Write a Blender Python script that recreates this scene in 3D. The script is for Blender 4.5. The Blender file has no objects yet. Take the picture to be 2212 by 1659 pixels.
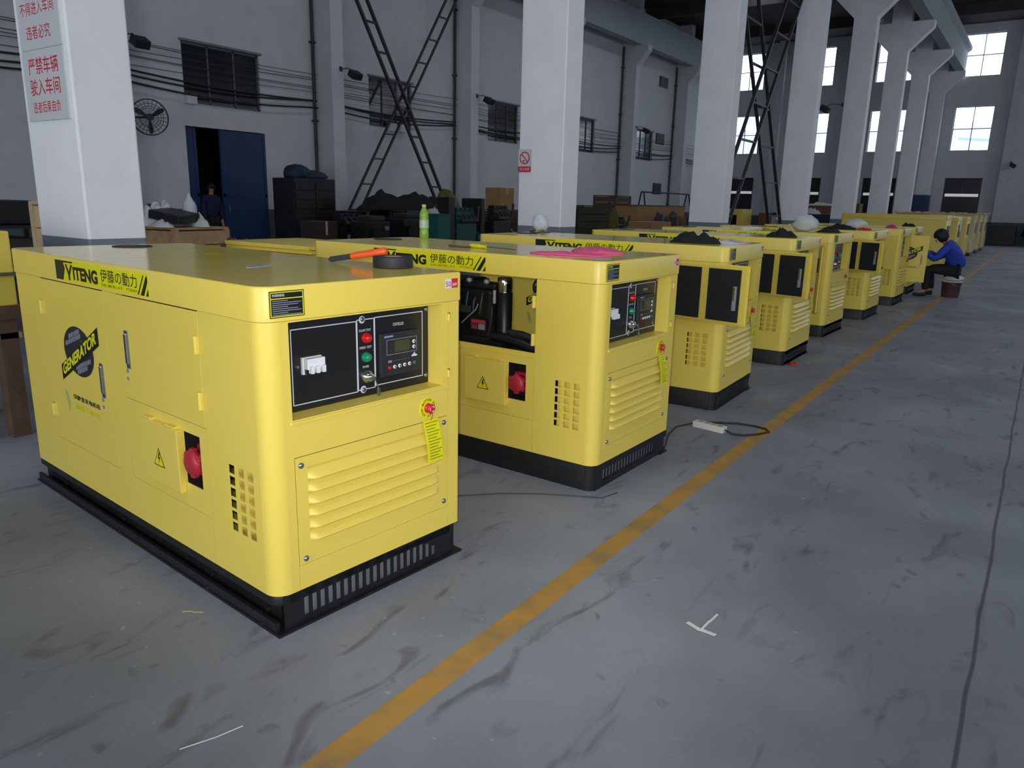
import bpy, bmesh, math, random
from mathutils import Vector, Matrix, noise
C = bpy.context
SC = C.scene
COL = SC.collection
R_ = math.radians

# ------------------------------------------------------------ camera, world, lights, exposure
cam_d = bpy.data.cameras.new('camera'); cam = bpy.data.objects.new('camera', cam_d); COL.objects.link(cam)
cam_d.sensor_width = 36.0; cam_d.lens = 26.234; cam_d.clip_end = 300
yaw, pitch, roll = 0.60774, 0.23974, 0.02388
fw = Vector((-math.sin(yaw)*math.cos(pitch), math.cos(yaw)*math.cos(pitch), -math.sin(pitch)))
rt = Vector((math.cos(yaw), math.sin(yaw), 0)); up = rt.cross(fw)
rt2 = rt*math.cos(roll)+up*math.sin(roll); up2 = up*math.cos(roll)-rt*math.sin(roll)
cam.matrix_world = Matrix(((rt2.x, up2.x, -fw.x, 0), (rt2.y, up2.y, -fw.y, 0), (rt2.z, up2.z, -fw.z, 1.5), (0, 0, 0, 1)))
SC.camera = cam
w = bpy.data.worlds.new('world'); SC.world = w; w.use_nodes = True
wb = w.node_tree.nodes['Background']; wb.inputs[0].default_value = (0.86, 0.93, 1.0, 1); wb.inputs[1].default_value = 4.2
vs = SC.view_settings
vs.view_transform = 'Standard'; vs.look = 'None'; vs.gamma = 1.0; vs.exposure = 0.0; vs.use_curve_mapping = False
try:
    SC.cycles.use_denoising = True; SC.cycles.max_bounces = 8; SC.cycles.diffuse_bounces = 4; SC.cycles.sample_clamp_indirect = 6
except Exception:
    pass

def area(name, loc, target, sx, sy, power, col):
    d = bpy.data.lights.new(name, 'AREA'); d.shape = 'RECTANGLE'; d.size = sx; d.size_y = sy; d.energy = power; d.color = col
    o = bpy.data.objects.new(name, d); COL.objects.link(o); o.location = loc
    o.rotation_euler = (Vector(target)-Vector(loc)).to_track_quat('-Z', 'Y').to_euler()
    return o
# daylight reaches the hall through the gateway behind the photographer, plus side and roof openings added out of view for fill;
# portals on those openings only steer the sampling of the sky
ADDED_SIDE_WIN = [(-7.5, 4.5, 2.35, 6.85), (25.0, 30.0, 4.4, 6.9), (32.0, 37.0, 4.4, 6.9)]  # unseen right wall openings, added to light the fronts and the far end
GATE = (-4.5, 6.5, .05, 5.75)
ADDED_ROOF_LIGHTS = [(2.0, 3.2, -6, 0), (2.0, 3.2, 4, 10), (-6.2, -5.0, -5, 3), (2.0, 3.2, 14, 19), (6.0, 7.2, 14, 19), (2.0, 3.0, 26, 31), (6.0, 7.0, 34, 39), (-3.9, -2.7, -5, 1), (-3.9, -2.7, 4, 8)] + [(-12.0, -10.9, y, y+5) for y in (11.5, 18.5, 25, 31)]  # unseen roof openings, added to brighten floor, generator roofs and left bay
def portal(loc, target, sx, sy):
    o = area('sky_portal', loc, target, sx, sy, 1, (1, 1, 1)); o.data.cycles.is_portal = True
portal((1.0, -10.0, 2.9), (1.0, 0, 2.9), 11, 5.7)
for y0, y1, z0, z1 in ADDED_SIDE_WIN: portal((13.0, (y0+y1)/2, (z0+z1)/2), (0, (y0+y1)/2, (z0+z1)/2), y1-y0, z1-z0)
for x0, x1, y0, y1 in ADDED_ROOF_LIGHTS: portal(((x0+x1)/2, (y0+y1)/2, 10.4), ((x0+x1)/2, (y0+y1)/2+.001, 0), x1-x0, y1-y0)
fl = bpy.data.lights.new('camera_flash', 'SPOT'); fl.energy = 182; fl.spot_size = R_(78); fl.spot_blend = 1.0; fl.shadow_soft_size = 0.02; fl.color = (1.0, 0.97, 0.92)
flo = bpy.data.objects.new('camera_flash', fl); COL.objects.link(flo)
flo.location = Vector((0, 0, 1.5)) + rt2*(-0.03) + up2*0.04 + fw*0.02
flo.rotation_euler = fw.to_track_quat('-Z', 'Y').to_euler()

# ------------------------------------------------------------ materials
def lin(c):
    return tuple(((x/255)/12.92 if x/255 <= .04045 else ((x/255+.055)/1.055)**2.4) for x in c)
MATS = {}
def mat(name, rgb, rough=0.5, metal=0.0, spec=0.5, var=0.0, vscale=6.0, bump=0.0, bscale=40.0, coat=0.0, emit=None, alpha=None, trans=0.0, rvar=0.0):
    m = bpy.data.materials.new(name); m.use_nodes = True
    nt = m.node_tree; b = nt.nodes['Principled BSDF']
    c = lin(rgb)
    b.inputs['Base Color'].default_value = (*c, 1); b.inputs['Roughness'].default_value = rough
    b.inputs['Metallic'].default_value = metal; b.inputs['Specular IOR Level'].default_value = spec
    b.inputs['Coat Weight'].default_value = coat; b.inputs['Coat Roughness'].default_value = 0.12
    b.inputs['Transmission Weight'].default_value = trans
    if alpha is not None: b.inputs['Alpha'].default_value = alpha
    if emit is not None:
        b.inputs['Emission Color'].default_value = (*lin(emit[0]), 1); b.inputs['Emission Strength'].default_value = emit[1]
    if var or bump or rvar:
        tc = nt.nodes.new('ShaderNodeTexCoord')
        n = nt.nodes.new('ShaderNodeTexNoise'); n.inputs['Scale'].default_value = vscale; n.inputs['Detail'].default_value = 6
        nt.links.new(tc.outputs['Object'], n.inputs['Vector'])
        if var:
            r = nt.nodes.new('ShaderNodeValToRGB')
            r.color_ramp.elements[0].position = 0.3; r.color_ramp.elements[1].position = 0.7
            r.color_ramp.elements[0].color = (*[x*(1-var) for x in c], 1); r.color_ramp.elements[1].color = (*[min(1, x*(1+var*.6)) for x in c], 1)
            nt.links.new(n.outputs['Fac'], r.inputs[0]); nt.links.new(r.outputs[0], b.inputs['Base Color'])
        if rvar:
            mr = nt.nodes.new('ShaderNodeMapRange'); mr.inputs[3].default_value = max(0.02, rough-rvar); mr.inputs[4].default_value = rough+rvar
            nt.links.new(n.outputs['Fac'], mr.inputs[0]); nt.links.new(mr.outputs[0], b.inputs['Roughness'])
        if bump:
            n2 = nt.nodes.new('ShaderNodeTexNoise'); n2.inputs['Scale'].default_value = bscale; n2.inputs['Detail'].default_value = 4
            nt.links.new(tc.outputs['Object'], n2.inputs['Vector'])
            bp = nt.nodes.new('ShaderNodeBump'); bp.inputs['Strength'].default_value = bump; bp.inputs['Distance'].default_value = 0.02
            nt.links.new(n2.outputs['Fac'], bp.inputs['Height']); nt.links.new(bp.outputs[0], b.inputs['Normal'])
    MATS[name] = m
    return m
mat('yellow', (231, 207, 92), 0.34, spec=0.5, rvar=0.05, vscale=3)
mat('yellow_roof', (231, 207, 92), 0.13, spec=0.5, rvar=0.04, vscale=3)
mat('lemon', (226, 222, 8), 0.45)
mat('ink', (22, 24, 26), 0.45)
mat('black_steel', (24, 25, 28), 0.42, var=.3, vscale=20)
mat('black_panel', (26, 26, 28), 0.4)
mat('black_module', (40, 40, 43), 0.5)
mat('foam', (30, 30, 33), 0.95, bump=.4, bscale=120)
mat('rubber', (34, 35, 40), 0.6)
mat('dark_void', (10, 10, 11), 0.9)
mat('white_line', (200, 208, 225), 0.5)
mat('white_plastic', (225, 228, 235), 0.4)
mat('lcd', (70, 76, 50), 0.25)
mat('red', (205, 35, 48), 0.4)
mat('red_cap', (172, 36, 54), 0.45)
mat('red_lamp', (200, 25, 30), 0.2)
mat('green_lamp', (25, 130, 95), 0.2)
mat('steel', (150, 152, 158), 0.3, metal=0.9)
mat('chrome', (210, 212, 218), 0.12, metal=1.0)
mat('galv', (150, 155, 168), 0.5, metal=0.3)
mat('engine_black', (26, 27, 30), 0.38, var=.4, vscale=14)
mat('engine_grey', (52, 53, 57), 0.5, var=.4, vscale=10)
mat('engine_teal', (14, 74, 74), 0.4, var=.3, vscale=8)
mat('teal_box', (20, 96, 88), 0.5)
mat('orange', (232, 88, 36), 0.4)
mat('pink', (236, 90, 140), 0.55)
mat('magenta', (200, 40, 110), 0.6)
mat('blue_strip', (120, 150, 215), 0.4)
mat('cloth_black', (22, 22, 24), 0.9, bump=.3)
mat('plaster', (204, 206, 210), 0.75, var=.05, vscale=2.5, bump=.05)
mat('column_paint', (243, 243, 250), 0.55, var=.04, vscale=3, bump=.04, bscale=15)
mat('band_grey', (118, 124, 136), 0.6)
mat('wainscot', (84, 92, 98), 0.6, var=.2, vscale=2)
mat('roof_dark', (70, 62, 64), 0.9, var=.25, vscale=1)
mat('girder', (158, 166, 172), 0.8, var=.06, vscale=2)
mat('brace_steel', (44, 46, 50), 0.5)
mat('pipe_dark', (52, 55, 60), 0.5)
mat('cable_dark', (30, 32, 38), 0.6)
mat('door_blue', (26, 56, 96), 0.5, var=.1, vscale=3)
mat('glass_dark', (36, 38, 42), 0.12, spec=.5)
mat('frame_grey', (92, 96, 100), 0.5)
mat('frame_dark', (48, 54, 60), 0.5)
mat('wood', (176, 142, 104), 0.7, var=.25, vscale=10)
mat('wood_pale', (206, 182, 144), 0.7, var=.15, vscale=8)
mat('wood_dark', (96, 74, 58), 0.75, var=.3, vscale=10)
mat('cardboard', (170, 132, 88), 0.8, var=.08, vscale=5)
mat('cardboard_brown', (118, 84, 62), 0.8, var=.1, vscale=5)
mat('sack_olive', (104, 98, 52), 0.8, var=.3, vscale=8)
mat('sack_white', (200, 204, 208), 0.7, var=.08, vscale=8)
mat('tarp_blue', (18, 44, 72), 0.6, var=.3, vscale=5)
mat('crate_green', (52, 60, 34), 0.7, var=.3, vscale=6)
mat('cabinet_dark', (34, 33, 38), 0.5, var=.3, vscale=4)
mat('box_brown', (60, 50, 46), 0.7)
mat('skin', (176, 126, 100), 0.55)
mat('hair', (16, 15, 18), 0.6)
mat('blue_cloth', (38, 66, 172), 0.8, bump=.25, bscale=18)
mat('navy_cloth', (24, 26, 66), 0.85, bump=.2, bscale=18)
mat('trouser', (26, 25, 28), 0.85, bump=.2, bscale=18)
mat('shoe', (20, 20, 22), 0.5)
mat('bucket_maroon', (92, 62, 66), 0.45, var=.15, vscale=8)
mat('sign_white', (206, 208, 214), 0.4)
mat('sign_red', (206, 44, 58), 0.45)
mat('strip_white', (206, 200, 192), 0.45)
mat('gap_glow', (240, 240, 236), 0.5, emit=((240, 240, 236), 0.35))  # emission paints in the brightness beyond the lower far windows
mat('roof_far', (150, 175, 205), 0.8)
mat('building_far', (225, 228, 232), 0.8)
mat('asphalt_far', (150, 152, 155), 0.9)
mat('paper', (226, 226, 220), 0.6)
mat('leaf_print', (170, 178, 112), 0.6)

def clear_mat(name, tint, alpha, rough=0.15):
    m = bpy.data.materials.new(name); m.use_nodes = True; nt = m.node_tree
    for n in list(nt.nodes): nt.nodes.remove(n)
    out = nt.nodes.new('ShaderNodeOutputMaterial'); mix = nt.nodes.new('ShaderNodeMixShader')
    tr = nt.nodes.new('ShaderNodeBsdfTransparent'); tr.inputs[0].default_value = (*tint, 1)
    gl = nt.nodes.new('ShaderNodeBsdfPrincipled'); gl.inputs['Base Color'].default_value = (*tint, 1); gl.inputs['Roughness'].default_value = rough
    mix.inputs[0].default_value = alpha
    nt.links.new(tr.outputs[0], mix.inputs[1]); nt.links.new(gl.outputs[0], mix.inputs[2]); nt.links.new(mix.outputs[0], out.inputs[0])
    MATS[name] = m
clear_mat('pane', (.95, .97, 1.0), 0.06, 0.05)
clear_mat('film', (.90, .91, .90), 0.24, 0.07)
clear_mat('bag_clear', (.88, .90, .96), 0.45, 0.2)
clear_mat('bottle_green', (.42, .70, .12), 0.55, 0.08)

def floor_material():
    m = bpy.data.materials.new('concrete_floor'); m.use_nodes = True; nt = m.node_tree; b = nt.nodes['Principled BSDF']
    N = nt.nodes.new; L = nt.links.new
    tc = N('ShaderNodeTexCoord')
    def nz(scale, detail, dist=0.0, sx=1, sy=1):
        mp = N('ShaderNodeMapping'); mp.inputs['Scale'].default_value = (sx, sy, 1); L(tc.outputs['Object'], mp.inputs['Vector'])
        n = N('ShaderNodeTexNoise'); n.inputs['Scale'].default_value = scale; n.inputs['Detail'].default_value = detail; n.inputs['Distortion'].default_value = dist
        L(mp.outputs[0], n.inputs['Vector']); return n
    def ramp(src, stops):
        r = N('ShaderNodeValToRGB'); e = r.color_ramp.elements
        e[0].position, e[0].color = stops[0][0], (*lin(stops[0][1]), 1); e[1].position, e[1].color = stops[-1][0], (*lin(stops[-1][1]), 1)
        for p, c in stops[1:-1]:
            x = e.new(p); x.color = (*lin(c), 1)
        L(src, r.inputs[0]); return r
    base = ramp(nz(1.1, 8).outputs['Fac'], [(.25, (114, 118, 128)), (.5, (132, 136, 146)), (.75, (150, 154, 163))])
    def mult(a, fac_src, lo, hi, amount, col=(90, 88, 90)):
        mr = N('ShaderNodeMapRange'); mr.inputs[1].default_value = lo; mr.inputs[2].default_value = hi; mr.inputs[3].default_value = 0; mr.inputs[4].default_value = amount
        L(fac_src, mr.inputs[0])
        mx = N('ShaderNodeMix'); mx.data_type = 'RGBA'; mx.blend_type = 'MIX'
        L(mr.outputs[0], mx.inputs['Factor']); L(a, mx.inputs['A']); mx.inputs['B'].default_value = (*lin(col), 1)
        return mx.outputs['Result']
    c = base.outputs[0]
    c = mult(c, nz(0.55, 5, .6, 1, 1).outputs['Fac'], .50, .72, .65, (94, 94, 100))
    c = mult(c, nz(3.2, 6, 1.2, 2.2, .8).outputs['Fac'], .58, .72, .65, (78, 78, 84))
    c = mult(c, nz(9, 4, .3).outputs['Fac'], .66, .74, .45, (70, 70, 74))
    c = mult(c, nz(16, 3, .2).outputs['Fac'], .70, .76, .5, (172, 174, 178))
    sx = N('ShaderNodeSeparateXYZ'); L(tc.outputs['Object'], sx.inputs[0])
    # sawn joint along the aisle
    wob = nz(1.5, 2); ad = N('ShaderNodeMath'); ad.operation = 'MULTIPLY_ADD'; ad.inputs[1].default_value = 0.03; L(wob.outputs['Fac'], ad.inputs[0]); L(sx.outputs[0], ad.inputs[2])
    sb = N('ShaderNodeMath'); sb.operation = 'SUBTRACT'; sb.inputs[1].default_value = 0.033; L(ad.outputs[0], sb.inputs[0])
    ab = N('ShaderNodeMath'); ab.operation = 'ABSOLUTE'; L(sb.outputs[0], ab.inputs[0])
    c = mult(c, ab.outputs[0], .009, .004, .75, (60, 61, 64))
    L(c, b.inputs['Base Color']); b.inputs['Roughness'].default_value = .62; b.inputs['Specular IOR Level'].default_value = .3
    n2 = nz(60, 3); bp = N('ShaderNodeBump'); bp.inputs['Strength'].default_value = .08; bp.inputs['Distance'].default_value = .01
    L(n2.outputs['Fac'], bp.inputs['Height']); L(bp.outputs[0], b.inputs['Normal'])
    MATS['floor'] = m
floor_material()
def line_material():
    m = bpy.data.materials.new('line_paint'); m.use_nodes = True; nt = m.node_tree; b = nt.nodes['Principled BSDF']
    tc = nt.nodes.new('ShaderNodeTexCoord'); n = nt.nodes.new('ShaderNodeTexNoise'); n.inputs['Scale'].default_value = 5; n.inputs['Detail'].default_value = 8
    nt.links.new(tc.outputs['Object'], n.inputs['Vector'])
    r = nt.nodes.new('ShaderNodeValToRGB'); e = r.color_ramp.elements
    e[0].position = .3; e[0].color = (*lin((138, 116, 80)), 1); e[1].position = .55; e[1].color = (*lin((176, 134, 66)), 1)
    nt.links.new(n.outputs['Fac'], r.inputs[0]); nt.links.new(r.outputs[0], b.inputs['Base Color']); b.inputs['Roughness'].default_value = .6
    MATS['line_paint'] = m
line_material()

# ------------------------------------------------------------ mesh helpers
class MB:
    """collects faces, each with a material, and builds ONE mesh"""
    def __init__(self): self.v = []; self.f = []; self.m = []; self.s = []; self.mats = []; self.T = None
    def mi(self, m):
        if m not in self.mats: self.mats.append(m)
        return self.mats.index(m)
    def add(self, vs_, fs, m, smooth=False):
        o = len(self.v); self.v += [tuple(p) for p in vs_]; k = self.mi(m)
        for f in fs: self.f.append(tuple(i+o for i in f)); self.m.append(k); self.s.append(smooth)
    def box(self, x0, x1, y0, y1, z0, z1, m, rot=None, bev=0.0):
        if bev:
            bm = bmesh.new(); bmesh.ops.create_cube(bm, size=1)
            for q in bm.verts: q.co = Vector(((x0+x1)/2+q.co.x*(x1-x0), (y0+y1)/2+q.co.y*(y1-y0), (z0+z1)/2+q.co.z*(z1-z0)))
            bmesh.ops.bevel(bm, geom=bm.edges[:], offset=bev, segments=2, affect='EDGES', profile=.6)
            bm.verts.ensure_lookup_table(); P = [q.co.copy() for q in bm.verts]; F = [[q.index for q in f.verts] for f in bm.faces]; bm.free()
        else:
            P = [Vector(p) for p in ((x0, y0, z0), (x1, y0, z0), (x1, y1, z0), (x0, y1, z0), (x0, y0, z1), (x1, y0, z1), (x1, y1, z1), (x0, y1, z1))]
            F = [(0, 3, 2, 1), (4, 5, 6, 7), (0, 1, 5, 4), (1, 2, 6, 5), (2, 3, 7, 6), (3, 0, 4, 7)]
        if rot is not None: P = [rot @ p for p in P]
        self.add(P, F, m)
    def tube(self, pts, r, m, seg=8, caps=True, smooth=True):
        pts = [Vector(p) for p in pts]; n = len(pts); rs = r if isinstance(r, (list, tuple)) else [r]*n
        V = []; t0 = (pts[1]-pts[0]).normalized(); ref = Vector((0, 0, 1)) if abs(t0.z) < .9 else Vector((1, 0, 0))
        a = t0.cross(ref).normalized()
        for i, p in enumerate(pts):
            t = (pts[min(i+1, n-1)]-pts[max(i-1, 0)]).normalized(); a = (a-t*a.dot(t)).normalized(); b = t.cross(a)
            for k in range(seg):
                q = 2*math.pi*k/seg; V.append(p+(a*math.cos(q)+b*math.sin(q))*rs[i])
        F = [(i*seg+k, i*seg+(k+1) % seg, (i+1)*seg+(k+1) % seg, (i+1)*seg+k) for i in range(n-1) for k in range(seg)]
        self.add(V, F, m, smooth)
        if caps: self.add(V[:seg], [tuple(range(seg))[::-1]], m); self.add(V[-seg:], [tuple(range(seg))], m)
    def cyl(self, p0, p1, r, m, seg=16): self.tube([p0, p1], r, m, seg)
    def bar(self, p0, p1, w, h, m):
        p0, p1 = Vector(p0), Vector(p1); t = (p1-p0).normalized(); ref = Vector((0, 0, 1)) if abs(t.z) < .95 else Vector((1, 0, 0))
        a = t.cross(ref).normalized()*w/2; b = t.cross(a).normalized()*h/2
        V = [p+s for p in (p0, p1) for s in (-a-b, a-b, a+b, -a+b)]
        self.add(V, [(0, 1, 2, 3), (7, 6, 5, 4), (0, 4, 5, 1), (1, 5, 6, 2), (2, 6, 7, 3), (3, 7, 4, 0)], m)
    def lathe(self, prof, c, m, seg=24, axis=2, smooth=True):
        V = []
        for (r, h) in prof:
            for k in range(seg):
                q = 2*math.pi*k/seg; p = [r*math.cos(q), r*math.sin(q), h]
                if axis == 0: p = [p[2], p[0], p[1]]
                if axis == 1: p = [p[0], p[2], p[1]]
                V.append((c[0]+p[0], c[1]+p[1], c[2]+p[2]))
        n = len(prof)
        F = [(i*seg+k, i*seg+(k+1) % seg, (i+1)*seg+(k+1) % seg, (i+1)*seg+k) for i in range(n-1) for k in range(seg)]
        self.add(V, F, m, smooth); self.add(V[:seg], [tuple(range(seg))], m); self.add(V[-seg:], [tuple(range(seg))], m)
    def poly(self, pts, m): self.add(pts, [tuple(range(len(pts)))], m)
    def prism(self, pts, d, m):
        """closed polygon swept by vector d"""
        d = Vector(d); P = [Vector(p) for p in pts]; n = len(P)
        self.add(P+[p+d for p in P], [tuple(range(n))[::-1], tuple(range(n, 2*n))]+[(i, (i+1) % n, n+(i+1) % n, n+i) for i in range(n)], m)
    def blob(self, c, r, m, seed=0, amp=.25, freq=1.6, sub=3, flat=None):
        bm = bmesh.new(); bmesh.ops.create_icosphere(bm, subdivisions=sub, radius=1)
        V = []
        for q in bm.verts:
            d = q.co.normalized(); k = 1+amp*noise.noise(d*freq+Vector((seed*3.1, seed*1.7, seed)))+amp*.5*noise.noise(d*freq*2.6+Vector((seed, 5, 2)))
            p = Vector((d.x*r[0], d.y*r[1], d.z*r[2]))*k
            if flat is not None: p.z = max(p.z, flat)
            V.append(Vector(c)+p)
        self.add(V, [[q.index for q in f.verts] for f in bm.faces], m, True); bm.free()
    def cloth(self, cx, cy, z, sx, sy, h, m, seed=0, rot=0.0, n=14, round_=True, freq=4.0):
        """crumpled sheet lying on z, with thickness"""
        V = []; ca, sa = math.cos(rot), math.sin(rot)
        for lay in (0, 1):
            for i in range(n+1):
                for j in range(n+1):
                    a, b = 2*i/n-1, 2*j/n-1
                    if round_:
                        k = max(abs(a), abs(b)); l = math.hypot(a, b) or 1; a, b = a*k/l*(1+.25*noise.noise(Vector((a*1.3+seed, b*1.3, seed)))), b*k/l*(1+.25*noise.noise(Vector((a*1.3, b*1.3+seed, 7))))
                    e = max(0, 1-max(abs(2*i/n-1), abs(2*j/n-1))**3)
                    hh = h*e*(.45+.9*abs(noise.noise(Vector((a*freq/2+seed, b*freq/2, seed*2)))) + .35*noise.noise(Vector((a*freq, b*freq, seed))))
                    x, y = a*sx, b*sy
                    V.append((cx+x*ca-y*sa, cy+x*sa+y*ca, z+.001+(max(0, hh)+.004 if lay else 0)))
        N = (n+1)*(n+1); F = []
        for i in range(n):
            for j in range(n):
                q = (i*(n+1)+j, (i+1)*(n+1)+j, (i+1)*(n+1)+j+1, i*(n+1)+j+1)
                F.append(q[::-1]); F.append(tuple(N+t for t in q))
        rim = [i*(n+1) for i in range(n+1)]+[n*(n+1)+j for j in range(1, n+1)]+[i*(n+1)+n for i in range(n-1, -1, -1)]+[j for j in range(n-1, 0, -1)]
        for a, b in zip(rim, rim[1:]+rim[:1]): F.append((a, b, N+b, N+a))
        self.add(V, F, m, True)
    def plate(self, o, ux, uy, W, H, holes, th, m, mback=None):
        """sheet with rectangular holes (a0,a1,b0,b1), thickness th behind the face (away from ux x uy)"""
        o, ux, uy = Vector(o), Vector(ux), Vector(uy); nrm = ux.cross(uy)
        xs = sorted({0.0, W, *[q for h in holes for q in h[:2]]}); ys = sorted({0.0, H, *[q for h in holes for q in h[2:]]})
        def solid(i, j):
            if i < 0 or j < 0 or i >= len(xs)-1 or j >= len(ys)-1: return False
            cx, cy = (xs[i]+xs[i+1])/2, (ys[j]+ys[j+1])/2
            return not any(h[0] < cx < h[1] and h[2] < cy < h[3] for h in holes)
        P = lambda a, b, d: o+ux*a+uy*b-nrm*d
        for i in range(len(xs)-1):
            for j in range(len(ys)-1):
                if not solid(i, j): continue
                a0, a1, b0, b1 = xs[i], xs[i+1], ys[j], ys[j+1]
                self.add([P(a0, b0, 0), P(a1, b0, 0), P(a1, b1, 0), P(a0, b1, 0)], [(0, 1, 2, 3)], m)
                self.add([P(a0, b0, th), P(a1, b0, th), P(a1, b1, th), P(a0, b1, th)], [(3, 2, 1, 0)], mback or m)
                for (di, dj, e) in ((-1, 0, ((a0, b0), (a0, b1))), (1, 0, ((a1, b1), (a1, b0))), (0, -1, ((a1, b0), (a0, b0))), (0, 1, ((a0, b1), (a1, b1)))):
                    if not solid(i+di, j+dj):
                        p, q = e; self.add([P(*p, 0), P(*q, 0), P(*q, th), P(*p, th)], [(0, 1, 2, 3)], m)
    def text(self, s, o, ux, uy, w, h, m, bold=0.0, shear=0.0, lift=.0006, keep=False, center=False):
        """lettering in the plane (ux, uy), fitted into w x h from the lower left corner o"""
        cu = bpy.data.curves.new('lettering', 'FONT'); cu.body = s; cu.offset = bold; cu.shear = shear; cu.resolution_u = 3
        ob = bpy.data.objects.new('lettering', cu); me = bpy.data.meshes.new_from_object(ob)
        if len(me.vertices):
            x0 = min(q.co.x for q in me.vertices); x1 = max(q.co.x for q in me.vertices); y0 = min(q.co.y for q in me.vertices); y1 = max(q.co.y for q in me.vertices)
            sx, sy = w/max(1e-6, x1-x0), h/max(1e-6, y1-y0)
            if keep: sx = sy = min(sx, sy)
            ox = (w-(x1-x0)*sx)/2 if center else 0
            o, ux, uy = Vector(o), Vector(ux), Vector(uy); nn = ux.cross(uy).normalized()
            self.add([o+ux*(ox+(q.co.x-x0)*sx)+uy*((q.co.y-y0)*sy)+nn*lift for q in me.vertices], [tuple(p.vertices) for p in me.polygons], m)
        bpy.data.objects.remove(ob); bpy.data.curves.remove(cu); bpy.data.meshes.remove(me)
    def xf(self, M): self.v = [tuple(M @ Vector(p)) for p in self.v]; return self
    def mesh(self, name):
        me = bpy.data.meshes.new(name); me.from_pydata(self.v, [], self.f)
        for k in self.mats: me.materials.append(MATS[k])
        me.polygons.foreach_set('material_index', self.m); me.polygons.foreach_set('use_smooth', self.s); me.update()
        return me
    def build(self, name, parent=None): return put(name, self.mesh(name), parent)
def put(name, me, parent=None):
    o = bpy.data.objects.new(name, me); COL.objects.link(o)
    if parent is not None: o.parent = parent
    return o
def tag(o, label=None, cat=None, group=None, kind=None):
    if label: o['label'] = label
    if cat: o['category'] = cat
    if group: o['group'] = group
    if kind: o['kind'] = kind
    return o
def empty(name, loc, rz=0.0):
    o = bpy.data.objects.new(name, None); o.empty_display_size = .1; COL.objects.link(o); o.location = loc; o.rotation_euler = (0, 0, rz); return o
def bevel_mesh(me, off, seg=2, ang=30):
    bm = bmesh.new(); bm.from_mesh(me); bmesh.ops.remove_doubles(bm, verts=bm.verts, dist=1e-5)
    es = [e for e in bm.edges if len(e.link_faces) == 2 and e.calc_face_angle(0) > R_(ang)]
    bmesh.ops.bevel(bm, geom=es, offset=off, segments=seg, affect='EDGES', clamp_overlap=True); bm.to_mesh(me); bm.free(); me.update(); return me
X, Y, Z = Vector((1, 0, 0)), Vector((0, 1, 0)), Vector((0, 0, 1))

def rr_outline(x0, x1, y0, y1, r, seg=6):
    P = []; rs = r if isinstance(r, (list, tuple)) else [r]*4
    for (cx, cy, sx_, sy_, a0), r_ in zip(((x1, y1, -1, -1, 0), (x0, y1, 1, -1, 90), (x0, y0, 1, 1, 180), (x1, y0, -1, 1, 270)), rs):
        for k in range(seg+1):
            q = R_(a0+90*k/seg); P.append((cx+sx_*r_+r_*math.cos(q), cy+sy_*r_+r_*math.sin(q)))
    return P
# ------------------------------------------------------------ the setting
XL, YB, YF, XR, HC = -16.975, 45.0, -10.0, 13.0, 10.4
def struct(o, label=None): return tag(o, label, kind='structure')
b = MB(); b.box(XL-6, XR+.3, YF-.3, YB+.3, -.2, 0, 'floor'); struct(b.build('floor'))
b = MB(); b.plate((XL-.3, YB+.3, HC), X, -Y, XR-XL+.6, YB-YF+.6, [(x0-XL+.3, x1-XL+.3, YB+.3-y1, YB+.3-y0) for x0, x1, y0, y1 in ADDED_ROOF_LIGHTS], .2, 'roof_dark')
for k in range(8): b.box(XL, XR, 2.72+6*k-4.0, 2.72+6*k-3.75, HC-.45, HC, 'roof_dark')
struct(b.build('ceiling'))
# left wall: door opening; windows are set in shallow recesses
WIN_L = [(10.72, 12.85, 3.58, 4.93), (16.66, 18.50, 3.60, 4.98), (22.5, 24.4, 3.62, 4.98), (28.4, 30.3, 3.66, 5.04), (34.4, 36.3, 3.66, 5.04)]
DOOR = (10.68, 12.92, 0.0, 3.06)
def wall(name, o, ux, W, H, holes, th, skirt, m='plaster'):
    b = MB(); b.plate(o, ux, Z, W, skirt, [(h[0], h[1], h[2], min(h[3], skirt)) for h in holes if h[2] < skirt], th, 'wainscot', 'plaster')
    b.plate(Vector(o)+Z*skirt, ux, Z, W, H-skirt, [(h[0], h[1], max(0, h[2]-skirt), h[3]-skirt) for h in holes if h[3] > skirt], th, m)
    return struct(b.build(name))
wall('wall_left', (XL, YF, 0), Y, YB-YF, HC, [(DOOR[0]-YF, DOOR[1]-YF, 0, 3.06)]+[(a-YF, c-YF, d, e) for a, c, d, e in WIN_L], .25, 1.15)
# annexe behind the left wall
b = MB(); b.box(XL-3.5, XL-3.4, 4, 40, 0, 6, 'roof_dark'); b.box(XL-3.5, XL-.25, 4, 40, 6, 6.1, 'roof_dark'); b.box(XL-3.5, XL-.25, 3.9, 4, 0, 6, 'roof_dark'); b.box(XL-3.5, XL-.25, 40, 40.1, 0, 6, 'roof_dark')
struct(b.build('wall_annexe'))
FWX = [-15.3, -11.55, -7.75, -3.86, 0.0, 3.8, 7.6, 11.0]
fh = []
for x in FWX: fh += [(x-.84-XL, x+.84-XL, 4.5, 6.6), (x-.84-XL, x+.84-XL, 8.0, 9.95), (x-.82-XL, x+.82-XL, 1.3, 3.18)]
wall('wall_back', (XL, YB, 0), X, XR-XL, HC, fh, .3, 1.05)
wall('wall_right', (XR, YB, 0), -Y, YB-YF, HC, [(YB-y1, YB-y0, z0, z1) for y0, y1, z0, z1 in ADDED_SIDE_WIN], .3, 1.15)
wall('wall_front', (XR, YF, 0), -X, XR-XL, HC, [(XR-GATE[1], XR-GATE[0], GATE[2], GATE[3])], .3, 1.15)
nw = 0
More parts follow.
